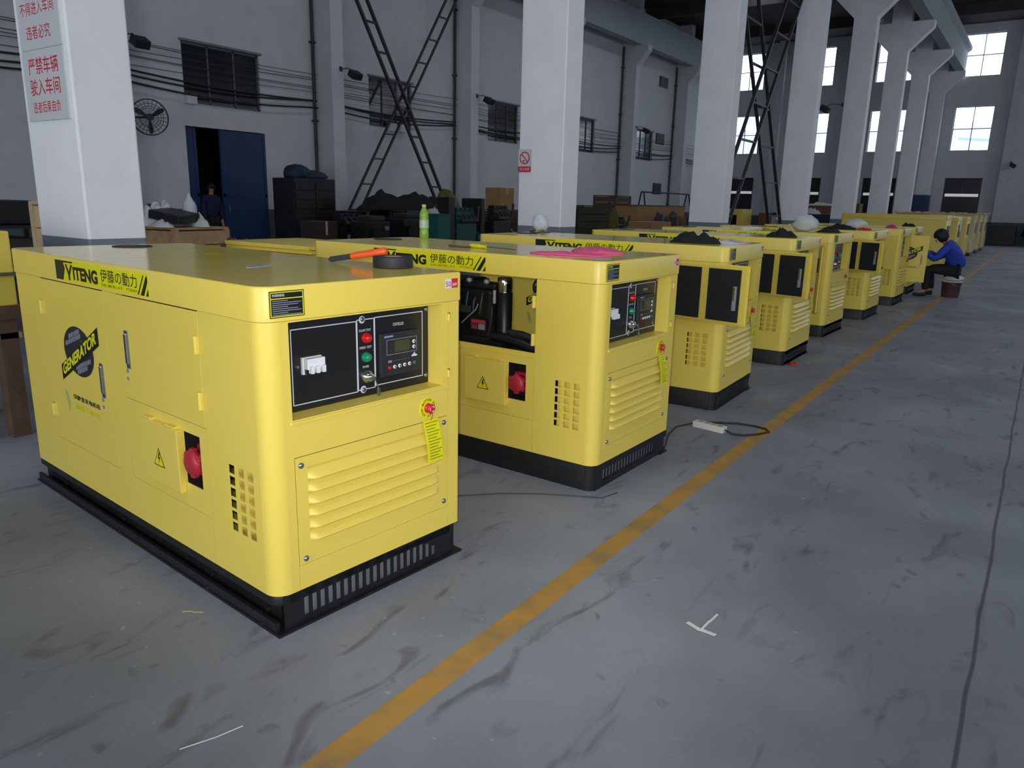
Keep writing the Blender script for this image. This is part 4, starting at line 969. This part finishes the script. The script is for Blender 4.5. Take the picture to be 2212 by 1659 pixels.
# ------------------------------------------------------------ signs
def sign1():
    y = 2.52; o = (-5.83, y-.012, 1.950); W_ = .56
    r = empty('wall_sign', (-5.83, y-.012, 1.955)); tag(r, 'lower white sign board with large red characters on the nearest column', 'sign')
    b = MB(); b.box(0, W_, 0, .012, 0, .440, 'sign_white', bev=.002)
    b.text('严禁车辆', (.075, 0, .290), X, Z, .41, .105, 'sign_red', bold=.008); b.text('驶入车间', (.075, 0, .160), X, Z, .41, .105, 'sign_red', bold=.008); b.text('违者后果自负', (.085, 0, .050), X, Z, .38, .072, 'sign_red', bold=.004)
    b.build('board', r)
    r = empty('wall_sign', (-5.83, y-.010, 2.400)); tag(r, 'upper white sign board with smaller red characters on the nearest column', 'sign')
    b = MB(); b.box(0, W_, 0, .010, 0, .52, 'sign_white', bev=.002)
    b.text('未经允许', (.08, 0, .345), X, Z, .40, .090, 'sign_red', bold=.006); b.text('不得进入车间', (.045, 0, .205), X, Z, .46, .080, 'sign_red', bold=.003); b.text('违者必究', (.10, 0, .06), X, Z, .33, .085, 'sign_red', bold=.003)
    b.build('board', r)
sign1()
r = empty('wall_sign', (-5.995, 8.502, 1.885)); r.location.x = -5.895; tag(r, 'no smoking sign with a red bar on the second column', 'sign')
b = MB(); b.box(0, .205, -.006, 0, 0, .288, 'sign_white'); b.box(0, .205, -.0066, -.006, 0, .070, 'sign_red')
c = Vector((.102, -.0068, .178)); n = 32
for k in range(n):
    a, e = 2*math.pi*k/n, 2*math.pi*(k+1)/n; b.poly([(c.x+q*math.cos(t), c.y, c.z+q*math.sin(t)) for q, t in ((.064, a), (.080, a), (.080, e), (.064, e))], 'sign_red')
b.poly([(c.x-.055, c.y-.0004, c.z+.045), (c.x+.045, c.y-.0004, c.z-.055), (c.x+.055, c.y-.0004, c.z-.045), (c.x-.045, c.y-.0004, c.z+.055)], 'sign_red')
b.box(c.x-.03, c.x+.0, c.y-.0002, c.y+.0005, c.z-.045, c.z-.03, 'ink'); b.text('禁止吸烟', (.025, -.0066, .018), X, Z, .155, .036, 'sign_white', bold=.01); b.build('board', r)

# ------------------------------------------------------------ fittings on the left wall and columns
for k in range(7):
    y = 2.54+6*k
    b = MB(); b.cyl((-16.90, y, .05), (-16.90, y, 8.4), .042, 'pipe_dark', 10)
    for z in (1.5, 3.5, 5.5, 7.5): b.box(-16.973, -16.84, y-.07, y+.07, z, z+.05, 'pipe_dark')
    thing('drain_pipe', b, Vector((-16.90, y, 0)), 'dark vertical drain pipe in the corner of a pilaster on the left wall', 'pipe', 'drain pipes beside the left wall pilasters')
def cable(z0, sag, rr, label, seed, grp):
    b = MB(); pts = []
    random.seed(seed)
    for k in range(-1, 7):
        for s in range(10):
            t = s/10; pts.append((-16.88+.05*math.sin(seed+k), 3.04+6*k+5.58*t, z0+.05*math.sin(seed*2.3+k*1.7)*(1-t)+.05*math.sin(seed*2.3+(k+1)*1.7)*t-sag*4*t*(1-t)))
    b.tube(pts, rr, 'cable_dark' if rr > .008 else 'pipe_dark', 6); thing('wall_cable', b, Vector((-16.88, 10, z0)), label, 'cable', grp)
for k, (z0, sag) in enumerate(((3.92, .16), (4.02, .14), (4.10, .10))): cable(z0, sag, .022, 'thick dark cable sagging between pilasters below the left wall windows', k+1, 'thick cables on the left wall')
for k in range(6): cable(4.24+.10*k, .03, .007, 'thin wire stretched between pilasters across the left wall windows', k+7, 'thin wires on the left wall')
def floodlight(x, y, z, label, dx=.35, dy=.0):
    r = empty('floodlight', (x, y, z)); tag(r, label, 'lamp', 'floodlights on brackets')
    b = MB(); b.tube([(-.0, -.02, .12), (dx*.6, dy*.6-.02, .14), (dx, dy, .02)], .014, 'pipe_dark', 6); b.box(-.02, .02, -.06, .04, .06, .18, 'pipe_dark'); b.build('bracket', r)
    M = Matrix.Translation((dx, dy, -.05)) @ Matrix.Rotation(R_(30), 4, 'Y')
    b = MB(); b.box(-.13, .13, -.16, .16, -.06, .12, 'cable_dark', rot=M, bev=.02); b.build('housing', r)
    b = MB(); b.box(-.10, .10, -.13, .13, -.068, -.06, 'galv', rot=M); b.build('lens', r)
floodlight(-16.27, 9.02, 4.55, 'floodlight on the pilaster just right of the nearest column', .3, .15)
floodlight(-16.27, 14.95, 4.75, 'floodlight on the pilaster between the blue door and the lattice brace', .30, .22)
floodlight(-16.27, 20.95, 4.78, 'floodlight on the pilaster right of the lattice brace', .30, .25)
floodlight(-16.27, 32.95, 4.85, 'floodlight on the left wall pilaster seen between the second and third columns', .35, .3)
floodlight(-5.93, 26.5, 4.6, 'floodlight on the back of the fifth column', -.45, -.35)
floodlight(-1.95, 44.5, 3.75, 'floodlight low on the far wall pilaster at the right', .1, -.3)
r = empty('wall_fan', (-16.27, 9.05, 3.05)); tag(r, 'large round wall fan beside the nearest column', 'fan'); fc = Vector((.42, .12, 0))
b = MB()
ax = Vector((.75, -.55, -.12)).normalized(); e1 = ax.cross(Z).normalized(); e2 = e1.cross(ax)
for off, rr in ((.06, .36), (.06, .28), (.08, .18), (-.06, .36), (-.06, .22)):
    b.tube([fc+ax*off+(e1*math.cos(t)+e2*math.sin(t))*rr for t in [2*math.pi*k/28 for k in range(29)]], .006 if rr < .36 else .011, 'pipe_dark', 5, False)
for k in range(24):
    t = 2*math.pi*k/24; d = e1*math.cos(t)+e2*math.sin(t)
    b.tube([fc+ax*.09+d*.06, fc+ax*.08+d*.22, fc+ax*.05+d*.36], .003, 'pipe_dark', 4, False); b.tube([fc-ax*.07+d*.06, fc-ax*.05+d*.36], .003, 'pipe_dark', 4, False)
b.build('guard', r)
b = MB(); 
for k in range(3):
    t = 2*math.pi*k/3+.5; d = e1*math.cos(t)+e2*math.sin(t); q = ax.cross(d); V = []
    for (a, wv) in ((.05, .03), (.16, .08), (.27, .10), (.33, .06)): V += [fc+d*a-q*wv*.5-ax*.012, fc+d*a+q*wv*.5+ax*.012]
    V += [p_+ax*.004 for p_ in V]; n = 8
    F = [(2*i, 2*i+1, 2*i+3, 2*i+2) for i in range(3)]+[(n+2*i, n+2*i+2, n+2*i+3, n+2*i+1) for i in range(3)]+[(0, n, n+1, 1), (6, 7, n+7, n+6)]
    b.add(V, F, 'cable_dark')
b.build('blades', r)
b = MB(); b.cyl(fc-ax*.14, fc+ax*.03, .07, 'cable_dark', 16); b.build('motor', r)
b = MB(); b.tube([(0, -.05, 0), (.16, .03, 0), fc-ax*.12], .022, 'cable_dark', 8); b.box(-.005, .02, -.12, .02, -.1, .1, 'cable_dark'); b.build('arm', r)
def white_box(y, z, sy, sz, label, x=XL+.002):
    b = MB(); b.box(x, x+.14, y-sy/2, y+sy/2, z-sz/2, z+sz/2, 'sack_white', bev=.01); thing('junction_box', b, Vector((x, y, z-sz/2)), label, 'box')
white_box(10.83, 3.66, .26, .22, 'small white box at the lower left corner of the window above the blue door')
white_box(17.55, 3.62, .30, .24, 'small white box under the window behind the lattice brace, left one')
white_box(17.98, 3.62, .26, .24, 'small white box under the window behind the lattice brace, right one')
for k, (z0, z1) in enumerate(((7.26, 7.75), (4.52, 5.05), (2.05, 2.60))):
    b = MB(); b.box(XL-.01, XL+.05, 36.65, 37.6, z0, z1, 'frame_dark', bev=.01)
    for j in range(5): b.box(XL+.05, XL+.07, 36.7, 37.55, z0+.05+j*.09, z0+.10+j*.09, 'frame_dark')
    thing('wall_vent', b, Vector((XL, 37.1, z0)), 'dark louvred vent on the left wall, %s of three in a vertical line' % ('top', 'middle', 'lowest')[k], 'vent')
def lattice(x, ylo, yhi, zlo, zhi, half, rung, label, wd):
    r = empty('lattice_brace', (x, ylo, max(0, zlo))); tag(r, label, 'brace'); o = Vector((x, ylo, max(0, zlo))); d = Vector((0, yhi-ylo, zhi-zlo)); q = Vector((0, half, 0))
    for s in (-1, 1):
        b = MB(); b.bar(Vector((x, ylo, zlo))+q*s-o, Vector((x, yhi, zhi))+q*s-o, wd, wd*.7, 'brace_steel'); b.build('rail', r)
    n = int((zhi-zlo)/rung)
    for k in range(1, n+1):
        z = zlo+rung*(k-.4); t = (z-zlo)/(zhi-zlo); c = Vector((x, ylo+(yhi-ylo)*t, z))-o; b = MB(); b.bar(c-q, c+q, wd*.7, wd*.6, 'brace_steel'); b.build('rung', r)
lattice(-16.20, 14.50, 19.83, .02, 8.0, .22, .72, 'lattice brace on the left wall rising from lower left to upper right', .07)
lattice(-16.12, 19.80, 14.82, .02, 8.0, .22, .72, 'lattice brace on the left wall rising from lower right to upper left', .09)
lattice(-5.62, 14.75, 20.55, .02, 8.15, .50, .80, 'lattice brace between the third and fourth columns, leaning away from the camera', .07)
lattice(-5.72, 20.55, 14.75, .02, 8.15, .50, .80, 'lattice brace between the third and fourth columns, leaning toward the camera', .07)

# ------------------------------------------------------------ crates, engines and stores in the left bay
def crate(x, y, sx, sy, h, label, m='wood', rz=0.0, lid=True, name='wooden_crate'):
    r = empty(name, (x, y, 0), rz); tag(r, label, 'crate'); b = MB(); n = max(3, int(h/.18))
    for k in range(n):
        z0, z1 = .08+(h-.08)*k/n, .08+(h-.08)*(k+1)/n-.012
        b.box(-sx/2, sx/2, -sy/2, -sy/2+.02, z0, z1, m); b.box(-sx/2, sx/2, sy/2-.02, sy/2, z0, z1, m); b.box(-sx/2, -sx/2+.02, -sy/2, sy/2, z0, z1, m); b.box(sx/2-.02, sx/2, -sy/2, sy/2, z0, z1, m)
    b.box(-sx/2+.03, sx/2-.03, -sy/2+.03, sy/2-.03, .08, .12, m); b.build('side_boards', r)
    for a in (-1, 1):
        for c in (-1, 1):
            b = MB(); b.box(a*sx/2-.05*(a > 0)-.012*(a < 0), a*sx/2+.05*(a < 0)+.012*(a > 0), c*sy/2-.05*(c > 0)-.012*(c < 0), c*sy/2+.05*(c < 0)+.012*(c > 0), .06, h+.004, m); b.build('corner_post', r)
    for c in (-1, 0, 1):
        b = MB(); b.box(-sx/2, sx/2, c*(sy/2-.05)-.05, c*(sy/2-.05)+.05, 0, .08, m); b.build('skid', r)
    if lid:
        b = MB(); n = max(3, int(sx/.16))
        for k in range(n): b.box(-sx/2-.01+(sx+.02)*k/n, -sx/2-.01+(sx+.02)*(k+1)/n-.008, -sy/2-.01, sy/2+.01, h+.005, h+.03, m)
        b.build('lid', r)
    return r
def carton(x, y, z, sx, sy, h, label, m='cardboard', rz=0.0):
    b = MB(); b.box(x-sx/2, x+sx/2, y-sy/2, y+sy/2, z, z+h, m, bev=.006); b.box(x-sx/2-.001, x+sx/2+.001, y-.03, y+.03, z+h*.7, z+h+.001, 'wood_pale')
    if rz: b.xf(Matrix.Translation((x, y, 0)) @ Matrix.Rotation(rz, 4, 'Z') @ Matrix.Translation((-x, -y, 0)))
    return thing('cardboard_box', b, Vector((x, y, z)), label, 'box')
def engine(x, y, label, m='engine_black', s=1.0, rz=0.0, h=1.25, seed=0):
    r = empty('diesel_engine', (x, y, 0), rz); tag(r, label, 'engine'); random.seed(seed)
    b = MB(); b.box(-.55*s, .55*s, -.22*s, .22*s, .22, .72*h, m, bev=.02); b.box(-.50*s, .48*s, -.16*s, .14*s, .72*h, .90*h, m, bev=.015)
    for k in range(4): b.box((-.46+.24*k)*s, (-.28+.24*k)*s, -.14*s, .12*s, .90*h, .95*h, m, bev=.01)
    b.build('block', r)
    b = MB(); b.lathe([(.30*s, 0), (.30*s, .12), (.22*s, .16)], (.56*s, 0, .48*h), m, 24, 0); b.build('flywheel_housing', r)
    b = MB()
    for k in range(4): b.tube([((-.37+.24*k)*s, -.18*s, .84*h), ((-.37+.24*k)*s, -.30*s, .82*h), ((-.30+.24*k)*s, -.33*s, .76*h)], .035*s, 'engine_grey', 8)
    b.tube([(-.42*s, -.33*s, .76*h), (.46*s, -.33*s, .76*h), (.52*s, -.33*s, .98*h)], .05*s, 'engine_grey', 10); b.build('manifold', r)
    b = MB(); b.cyl((-.30*s, -.32*s, .42), (-.30*s, -.32*s, .66), .06*s, 'galv', 14); b.build('oil_filter', r)
    b = MB(); b.lathe([(.19*s, 0), (.19*s, .03)], (-.62*s, 0, .62*h), m, 20, 0); b.build('fan_pulley', r)
    b = MB(); b.lathe([(.09*s, 0), (.09*s, .08)], (-.62*s, -.02, .36*h), m, 16, 0); b.build('crank_pulley', r)
    b = MB(); b.box(-.6*s, .6*s, -.26*s, -.18*s, 0, .22, 'wood_dark'); b.box(-.6*s, .6*s, .18*s, .26*s, 0, .22, 'wood_dark'); b.build('skid', r)
    return r
# left of and beside the nearest column
crate(-8.6, 5.20, .9, .75, 1.09, 'open pale wooden crate right of the nearest column', 'wood', .1, lid=True)
ct = 1.1215
b = MB(); M = Matrix.Translation((-8.30, 5.03, ct+.07)) @ Matrix.Rotation(R_(10), 4, 'Y') @ Matrix.Rotation(R_(22), 4, 'Z'); b.box(-.24, .16, -.19, .19, .0, .10, 'black_panel', rot=M, bev=.01); thing('black_board', b, Vector((-8.30, 5.03, ct)), 'tilted black board in white wrap on the pale crate', 'board')
b = MB(); b.cloth(-8.66, 5.02, ct, .22, .26, .34, 'sack_white', 5, n=20); b.cloth(-8.34, 4.85, ct, .22, .10, .10, 'sack_white', 7, n=14); b.cloth(-8.32, 5.28, ct, .24, .10, .18, 'sack_white', 9, n=14); thing('plastic_wrap', b, Vector((-8.5, 5.02, ct)), 'crumpled white plastic around the black board on the pale crate', 'wrap')
b = MB(); b.lathe([(.070, 0), (.085, .02), (.083, .22), (.070, .27), (.042, .31), (.024, .35), (.018, .38), (.001, .385)], (-8.70, 5.45, ct), 'sack_white', 18); thing('white_bottle', b, Vector((-8.70, 5.45, ct)), 'tall narrow white bottle standing at the right end of the pale crate', 'bottle')
b = MB(); b.lathe([(.05, 0), (.06, .02), (.06, .2), (.03, .25)], (-8.98, 5.10, ct), 'cable_dark', 14); thing('black_canister', b, Vector((-8.98, 5.10, ct)), 'dark canister behind the white plastic beside the nearest column', 'canister')
crate(-6.83, 3.18, .55, .40, 1.38, 'tall narrow pale wooden crate peeking out left of the nearest column', 'wood_pale', .0)
r = empty('steel_rack', (-9.4, 3.55, 0)); tag(r, 'dark steel rack of parts left of the nearest column', 'rack')
for xx in (-.45, .45):
    for yy in (-.5, .5): b = MB(); b.box(xx-.02, xx+.02, yy-.02, yy+.02, 0, 1.22, 'cabinet_dark'); b.build('post', r)
for z in (.25, .7, 1.1):
    b = MB(); b.box(-.47, .47, -.52, .52, z, z+.03, 'cabinet_dark'); b.build('shelf', r)
for k, (z, m_) in enumerate(((.28, 'engine_grey'), (.73, 'box_brown'), (1.13, 'engine_black'))):
    b = MB(); b.box(-9.75, -9.1, 3.2+.1*k, 3.85, z+.004, z+.26, m_, bev=.02); thing('parts_box', b, Vector((-9.4, 3.5, z)), 'dark box of parts on the %s shelf of the rack left of the nearest column' % ('lowest', 'middle', 'top')[k], 'box')
r = empty('canopy_frame', (-5.05, 1.68, 0)); tag(r, 'yellow canopy frame on wooden blocks cut off by the left picture edge', 'canopy')
b = MB(); b.box(-.70, .0, -1.1, .30, .82, 1.26, 'yellow', bev=.008); b.build('canopy_panel', r)
b = MB(); b.box(-.02, .03, -1.1, .30, 1.0, 1.02, 'steel'); b.build('trim_rail', r)
b = MB(); b.box(-.70, .02, -1.1, .32, .74, .82, 'wood_dark'); b.box(-.70, -.0, -1.1, .30, .62, .655, 'wood')
for yy in (-1.0, .18): b.box(-.68, -.58, yy, yy+.1, 0, .74, 'wood_dark'); b.box(-.10, .0, yy, yy+.1, 0, .74, 'wood_dark')
b.build('wooden_stand', r)
# stack of yellow panels on a trestle behind the nearest generator
r = empty('trestle', (-5.35, 4.15, 0)); tag(r, 'low wooden trestle carrying yellow sheet panels behind the nearest generator', 'trestle')
b = MB(); b.box(-.30, .85, -.35, .45, .96, 1.0, 'wood_dark'); b.build('top', r)
for xx in (-.28, .78):
    for yy in (-.33, .36):
        b = MB(); b.box(xx, xx+.06, yy, yy+.06, 0, .96, 'wood_dark'); b.build('leg', r)
for k in range(4):
    b = MB(); z = 1.0+.034*k; o = .05*math.sin(k*2.1); b.box(-5.60+o, -4.55+o*.4, 3.80-o, 4.58-o, z, z+.030, 'yellow', bev=.004); thing('yellow_panel', b, Vector((-5.1, 4.2, z)), 'loose yellow sheet panel, %s of the stack behind the nearest generator' % ('lowest', 'second from the bottom', 'third from the bottom', 'topmost')[k], 'panel', 'stacked yellow panels')
b = MB(); b.cloth(-6.35, 4.45, 1.0, .20, .16, .10, 'wood_dark', 8); thing('rag', b, Vector((-6.35, 4.45, 1.0)), 'brownish rag heap on the crate before the blue door', 'rag')
crate(-6.35, 4.45, .62, .5, .95, 'low dark crate before the blue door with a rag on it', 'wood_dark', .2)
# cabinet by the left wall
r = empty('parts_cabinet', (-15.2, 12.66, 0)); tag(r, 'dark drawer cabinet against the left wall right of the blue door', 'cabinet')
b = MB(); b.box(-.40, .38, -.64, .64, 0, 1.93, 'cabinet_dark', bev=.01); b.build('body', r)
for c_ in range(2):
    for k in range(8):
        b = MB(); b.box(.38, .405, -.61+.62*c_, -.02+.62*c_, .12+.22*k, .30+.22*k, 'cabinet_dark', bev=.006); d = b.build('drawer', r)
        b = MB(); b.box(.405, .425, -.44+.62*c_, -.19+.62*c_, .24+.22*k, .255+.22*k, 'engine_grey'); b.build('handle', d)
b = MB(); b.blob((-15.2, 12.42, 2.03), (.30, .34, .24), 'tarp_blue', 3, .18, 2, 3, -.098); b.blob((-15.15, 12.85, 1.99), (.28, .42, .15), 'tarp_blue', 5, .2, 2, 3, -.058); thing('tarp_bundle', b, Vector((-15.2, 12.35, 1.93)), 'folded dark blue tarp bundle on top of the drawer cabinet', 'tarp')
carton(-13.2, 11.35, 0, .5, .62, .98, 'tall brown box standing before the drawer cabinet', 'box_brown')
eng_spots = [(-13.6, 12.6, 'leftmost black engine of the group below the lattice brace', .76, 1.2), (-13.9, 13.7, 'second black engine from the left below the lattice brace', .76, 1.22), (-13.4, 14.75, 'third black engine from the left below the lattice brace, under the black tarp', .76, 1.22), (-13.6, 15.85, 'rightmost black engine of the group below the lattice brace', .76, 1.2)]
for k, (x_, y_, lb, s_, h_) in enumerate(eng_spots): engine(x_, y_, lb, 'engine_black', s_, 1.57+.1*k, h_, k)
b = MB(); b.cloth(-13.75, 14.6, 1.225, .75, 1.45, .56, 'cloth_black', 11, n=22); thing('black_tarp', b, Vector((-13.75, 14.6, 1.225)), 'crumpled black tarp heaped over the engines below the lattice brace', 'tarp')
for k, (y_, h_) in enumerate(((13.93, 1.13), (15.10, 1.18))):
    crate(-14.95, y_, .8, 1.1, h_, ('dark crate by the left wall behind the black engines, left one', 'dark crate by the left wall behind the black engines, right one')[k], 'cabinet_dark')
for k, (y_, h_) in enumerate(((12.2, 1.0), (13.35, 1.06), (14.15, .98))):
    b = MB(); b.box(-12.75, -12.2, y_-.36, y_+.36, 0, h_, 'engine_black', bev=.03); b.box(-12.7, -12.25, y_-.2, y_+.25, h_-.002, h_+.12, 'engine_grey', bev=.03); b.cyl((-12.2, y_-.1, h_*.7), (-12.14, y_-.1, h_*.7), .16, 'engine_black', 18); b.cyl((-12.2, y_+.22, h_*.85), (-12.15, y_+.22, h_*.85), .05, 'galv', 12)
    thing('gearbox', b, Vector((-12.5, y_, 0)), ('black machine housing in front of the engines, left one', 'black machine housing in front of the engines, middle one', 'black machine housing in front of the engines, right one')[k], 'machine')
b = MB(); b.blob((-12.45, 15.25, .58), (.42, .55, .60), 'engine_grey', 6, .2, 2, 3, -.58); thing('grey_sack', b, Vector((-12.45, 15.25, 0)), 'bulging dark grey sack in front of the black engines', 'sack')
b = MB(); b.blob((-14.3, 17.05, .88), (.40, .50, .90), 'sack_olive', 2, .14, 2, 3, -.88); thing('olive_sack', b, Vector((-14.3, 17.05, 0)), 'tall olive brown sack at the foot of the lattice brace', 'sack')
r = empty('teal_box', (-10.04, 11.70, 0)); tag(r, 'teal green metal box behind the green bottle', 'box')
b = MB(); b.box(-.40, 0, 0, .38, 0, 1.2, 'teal_box', bev=.012); b.build('body', r); b = MB(); b.box(-.41, .01, -.01, .39, 1.2, 1.225, 'teal_box', bev=.008); b.build('lid', r)
b = MB(); b.cloth(-10.3, 11.83, 1.226, .14, .14, .16, 'sack_white', 4); thing('plastic_sheet', b, Vector((-10.3, 11.83, 1.226)), 'whitish plastic lying on the teal box', 'plastic')
r = engine(-10.3, 12.80, 'dark teal engine left of the second column', 'engine_teal', .58, 1.5, 1.42, 21)
b = MB(); b.box(-10.5, -10.18, 12.20, 12.40, .0, 1.56, 'engine_black', bev=.015); thing('black_post', b, Vector((-10.3, 12.31, 0)), 'black upright radiator block between the teal box and teal engine', 'radiator')
engine(-10.4, 14.22, 'black engine directly left of the second column', 'engine_black', .62, 1.6, 1.48, 31)
b = MB(); b.box(-10.7, -10.15, 13.26, 13.40, 0, 1.55, 'engine_black', bev=.02); thing('black_radiator', b, Vector((-10.4, 13.38, 0)), 'black radiator standing at the left end of the black engine by the second column', 'radiator')
carton(-12.2, 16.75, 1.30, .5, .62, .55, 'cardboard box on a dark crate just left of the second column'); crate(-12.2, 16.75, .9, .9, 1.26, 'dark crate under the cardboard box left of the second column', 'wood_dark')
# between second and third columns
r = crate(-10.4, 18.0, 1.0, 1.9, 1.42, 'dark green crate right of the second column', 'crate_green', 0.0)
b = MB(); b.tube([(-9.45, 18.1, .01), (-9.45, 18.1, .9), (-9.45, 18.12, 1.2), (-9.45, 18.14, 1.42)], [.16, .16, .12, .04], 'sack_olive', 12); thing('wrapped_bundle', b, Vector((-9.45, 18.1, 0)), 'pale greenish wrapped bundle standing before the dark green crate', 'bundle')
engine(-10.3, 19.9, 'low black motor right of the dark green crate', 'engine_black', .7, 1.5, 1.2, 41)
crate(-11.95, 22.75, .8, 1.1, 1.74, 'tall brown crate behind the long orange-brown case', 'wood_dark')
r = empty('long_case', (-10.9, 23.6, 0)); tag(r, 'long orange-brown case with scraps before it, left of the third column', 'case')
b = MB(); b.box(-.35, .4, -1.95, 1.85, 0, 1.46, 'cardboard', bev=.01); b.build('body', r); b = MB(); b.box(-.37, .42, -1.97, 1.87, 1.46, 1.49, 'wood_dark'); b.build('lid', r)
random.seed(8)
for k in range(7):
    y_ = 21.9+.56*k; b = MB(); b.blob((-9.9+.1*random.random(), y_, .58), (.22, .23, .60+.10*random.random()), random.choice(['sack_white', 'engine_grey', 'sack_white', 'cardboard_brown']), k, .2, 2, 3, -.579); thing('scrap_sack', b, Vector((-9.9, y_, 0)), 'stuffed sack leaning in the row before the long orange-brown case', 'sack', 'sacks before the long case')
b = MB(); b.box(-8.3, -7.7, 16.7, 17.85, 0, 1.10, 'cardboard', bev=.01); thing('orange_box', b, Vector((-8, 17.3, 0)), 'low orange-brown box just behind the fourth generator roof', 'box')
r = empty('pipe_frame', (-13.0, 29.4, 0)); tag(r, 'thin steel pipe frame by the left wall seen left of the third column', 'frame')
b = MB()
for yy in (-2.2, 2.3): b.cyl((-.4, yy, 0), (-.05, yy, 1.98), .03, 'cable_dark', 8); b.cyl((.4, yy, 0), (.05, yy, 1.98), .03, 'cable_dark', 8)
b.build('legs', r); b = MB(); b.cyl((0, -2.25, 1.98), (0, 2.35, 1.98), .03, 'cable_dark', 8); b.build('top_rail', r)
# between third and fifth columns
r = empty('open_canopy', (-7.6, 22.0, 0)); tag(r, 'small yellow-framed canopy with two dark openings between third and fourth columns', 'canopy')
b = MB(); b.plate((-.85, -.4, .0), X, Z, 1.25, 1.44, [(.12, .40, .2, 1.28), (.86, 1.12, .2, 1.28)], .05, 'yellow'); b.box(-.85, .40, -.35, .5, 1.39, 1.44, 'yellow'); b.box(-.85, -.8, -.35, .5, 0, 1.39, 'yellow'); b.box(.35, .40, -.35, .5, 0, 1.39, 'yellow'); b.build('frame', r)
b = MB(); b.box(-.7, .3, -.1, .4, .1, 1.3, 'engine_black'); b.build('lining', r)
carton(-6.75, 23.0, 0, .6, .6, 1.35, 'brown box right of the small yellow-framed canopy', 'cardboard_brown')
r = empty('white_bin', (-6.1, 21.6, 0)); tag(r, 'pale grey bin at the foot of the lattice brace by the fourth column', 'bin')
b = MB(); b.lathe([(.20, 0), (.24, 1.28), (.25, 1.30)], (0, 0, 0), 'sack_white', 20); b.build('body', r); b = MB(); b.lathe([(.26, 1.30), (.26, 1.37), (.1, 1.39)], (0, 0, 0), 'engine_black', 20); b.build('lid', r)
carton(-7.3, 31.0, 0, 1.0, 1.0, 1.62, 'large brown carton between the fourth and fifth columns', 'cardboard_brown')
b = MB(); b.cloth(-7.3, 31.0, 1.622, .5, .5, .12, 'sack_white', 3); thing('plastic_sheet', b, Vector((-7.3, 31, 1.62)), 'white plastic on the large brown carton between the fourth and fifth columns', 'plastic')
r = empty('tool_cart', (-6.55, 27.6, 0)); tag(r, 'blue tool cart with rags on it between the fourth and fifth columns', 'cart')
b = MB(); b.box(-.55, .5, -.4, .4, .9, 1.32, 'tarp_blue', bev=.02); b.build('tray', r)
for xx in (-.5, .42):
    for yy in (-.36, .28):
        b = MB(); b.box(xx, xx+.06, yy, yy+.06, 0, .9, 'cable_dark'); b.build('leg', r)
b = MB(); b.cloth(-6.75, 27.6, 1.322, .3, .3, .22, 'sack_white', 7); thing('rags', b, Vector((-6.75, 27.6, 1.32)), 'pale rags heaped on the blue tool cart', 'rags')
carton(-6.9, 34.5, 0, .8, .8, 1.75, 'brown carton seen between the fifth and sixth columns', 'cardboard_brown')
r = empty('blue_cabinet', (-5.6, 43.6, 0)); tag(r, 'blue cabinet at the far wall seen between the seventh and eighth columns', 'cabinet')
b = MB(); b.box(-.7, .5, -.4, .4, 0, 2.3, 'door_blue', bev=.02); b.build('body', r); b = MB(); b.box(-.08, -.04, -.43, -.4, 1.0, 1.3, 'steel'); b.build('handle', r)
b = MB(); b.box(-8.0, -5.3, 40.2, 40.9, 0, 1.38, 'crate_green', bev=.02); thing('green_bench', b, Vector((-6.6, 40.5, 0)), 'long low green bench behind the far columns', 'bench')
b = MB(); b.blob((.1, 43.2, .72), (1.1, .8, .75), 'cabinet_dark', 5, .15, 1.5, 3, -.72); thing('dark_heap', b, Vector((.1, 43.2, 0)), 'dark covered heap against the far wall at the right edge', 'heap')
b = MB(); b.box(-3.0, -1.2, 42.6, 43.8, 0, .95, 'cabinet_dark', bev=.03); thing('dark_machine', b, Vector((-2, 43.2, 0)), 'low dark machine by the far wall beyond the wrapped generators', 'machine')
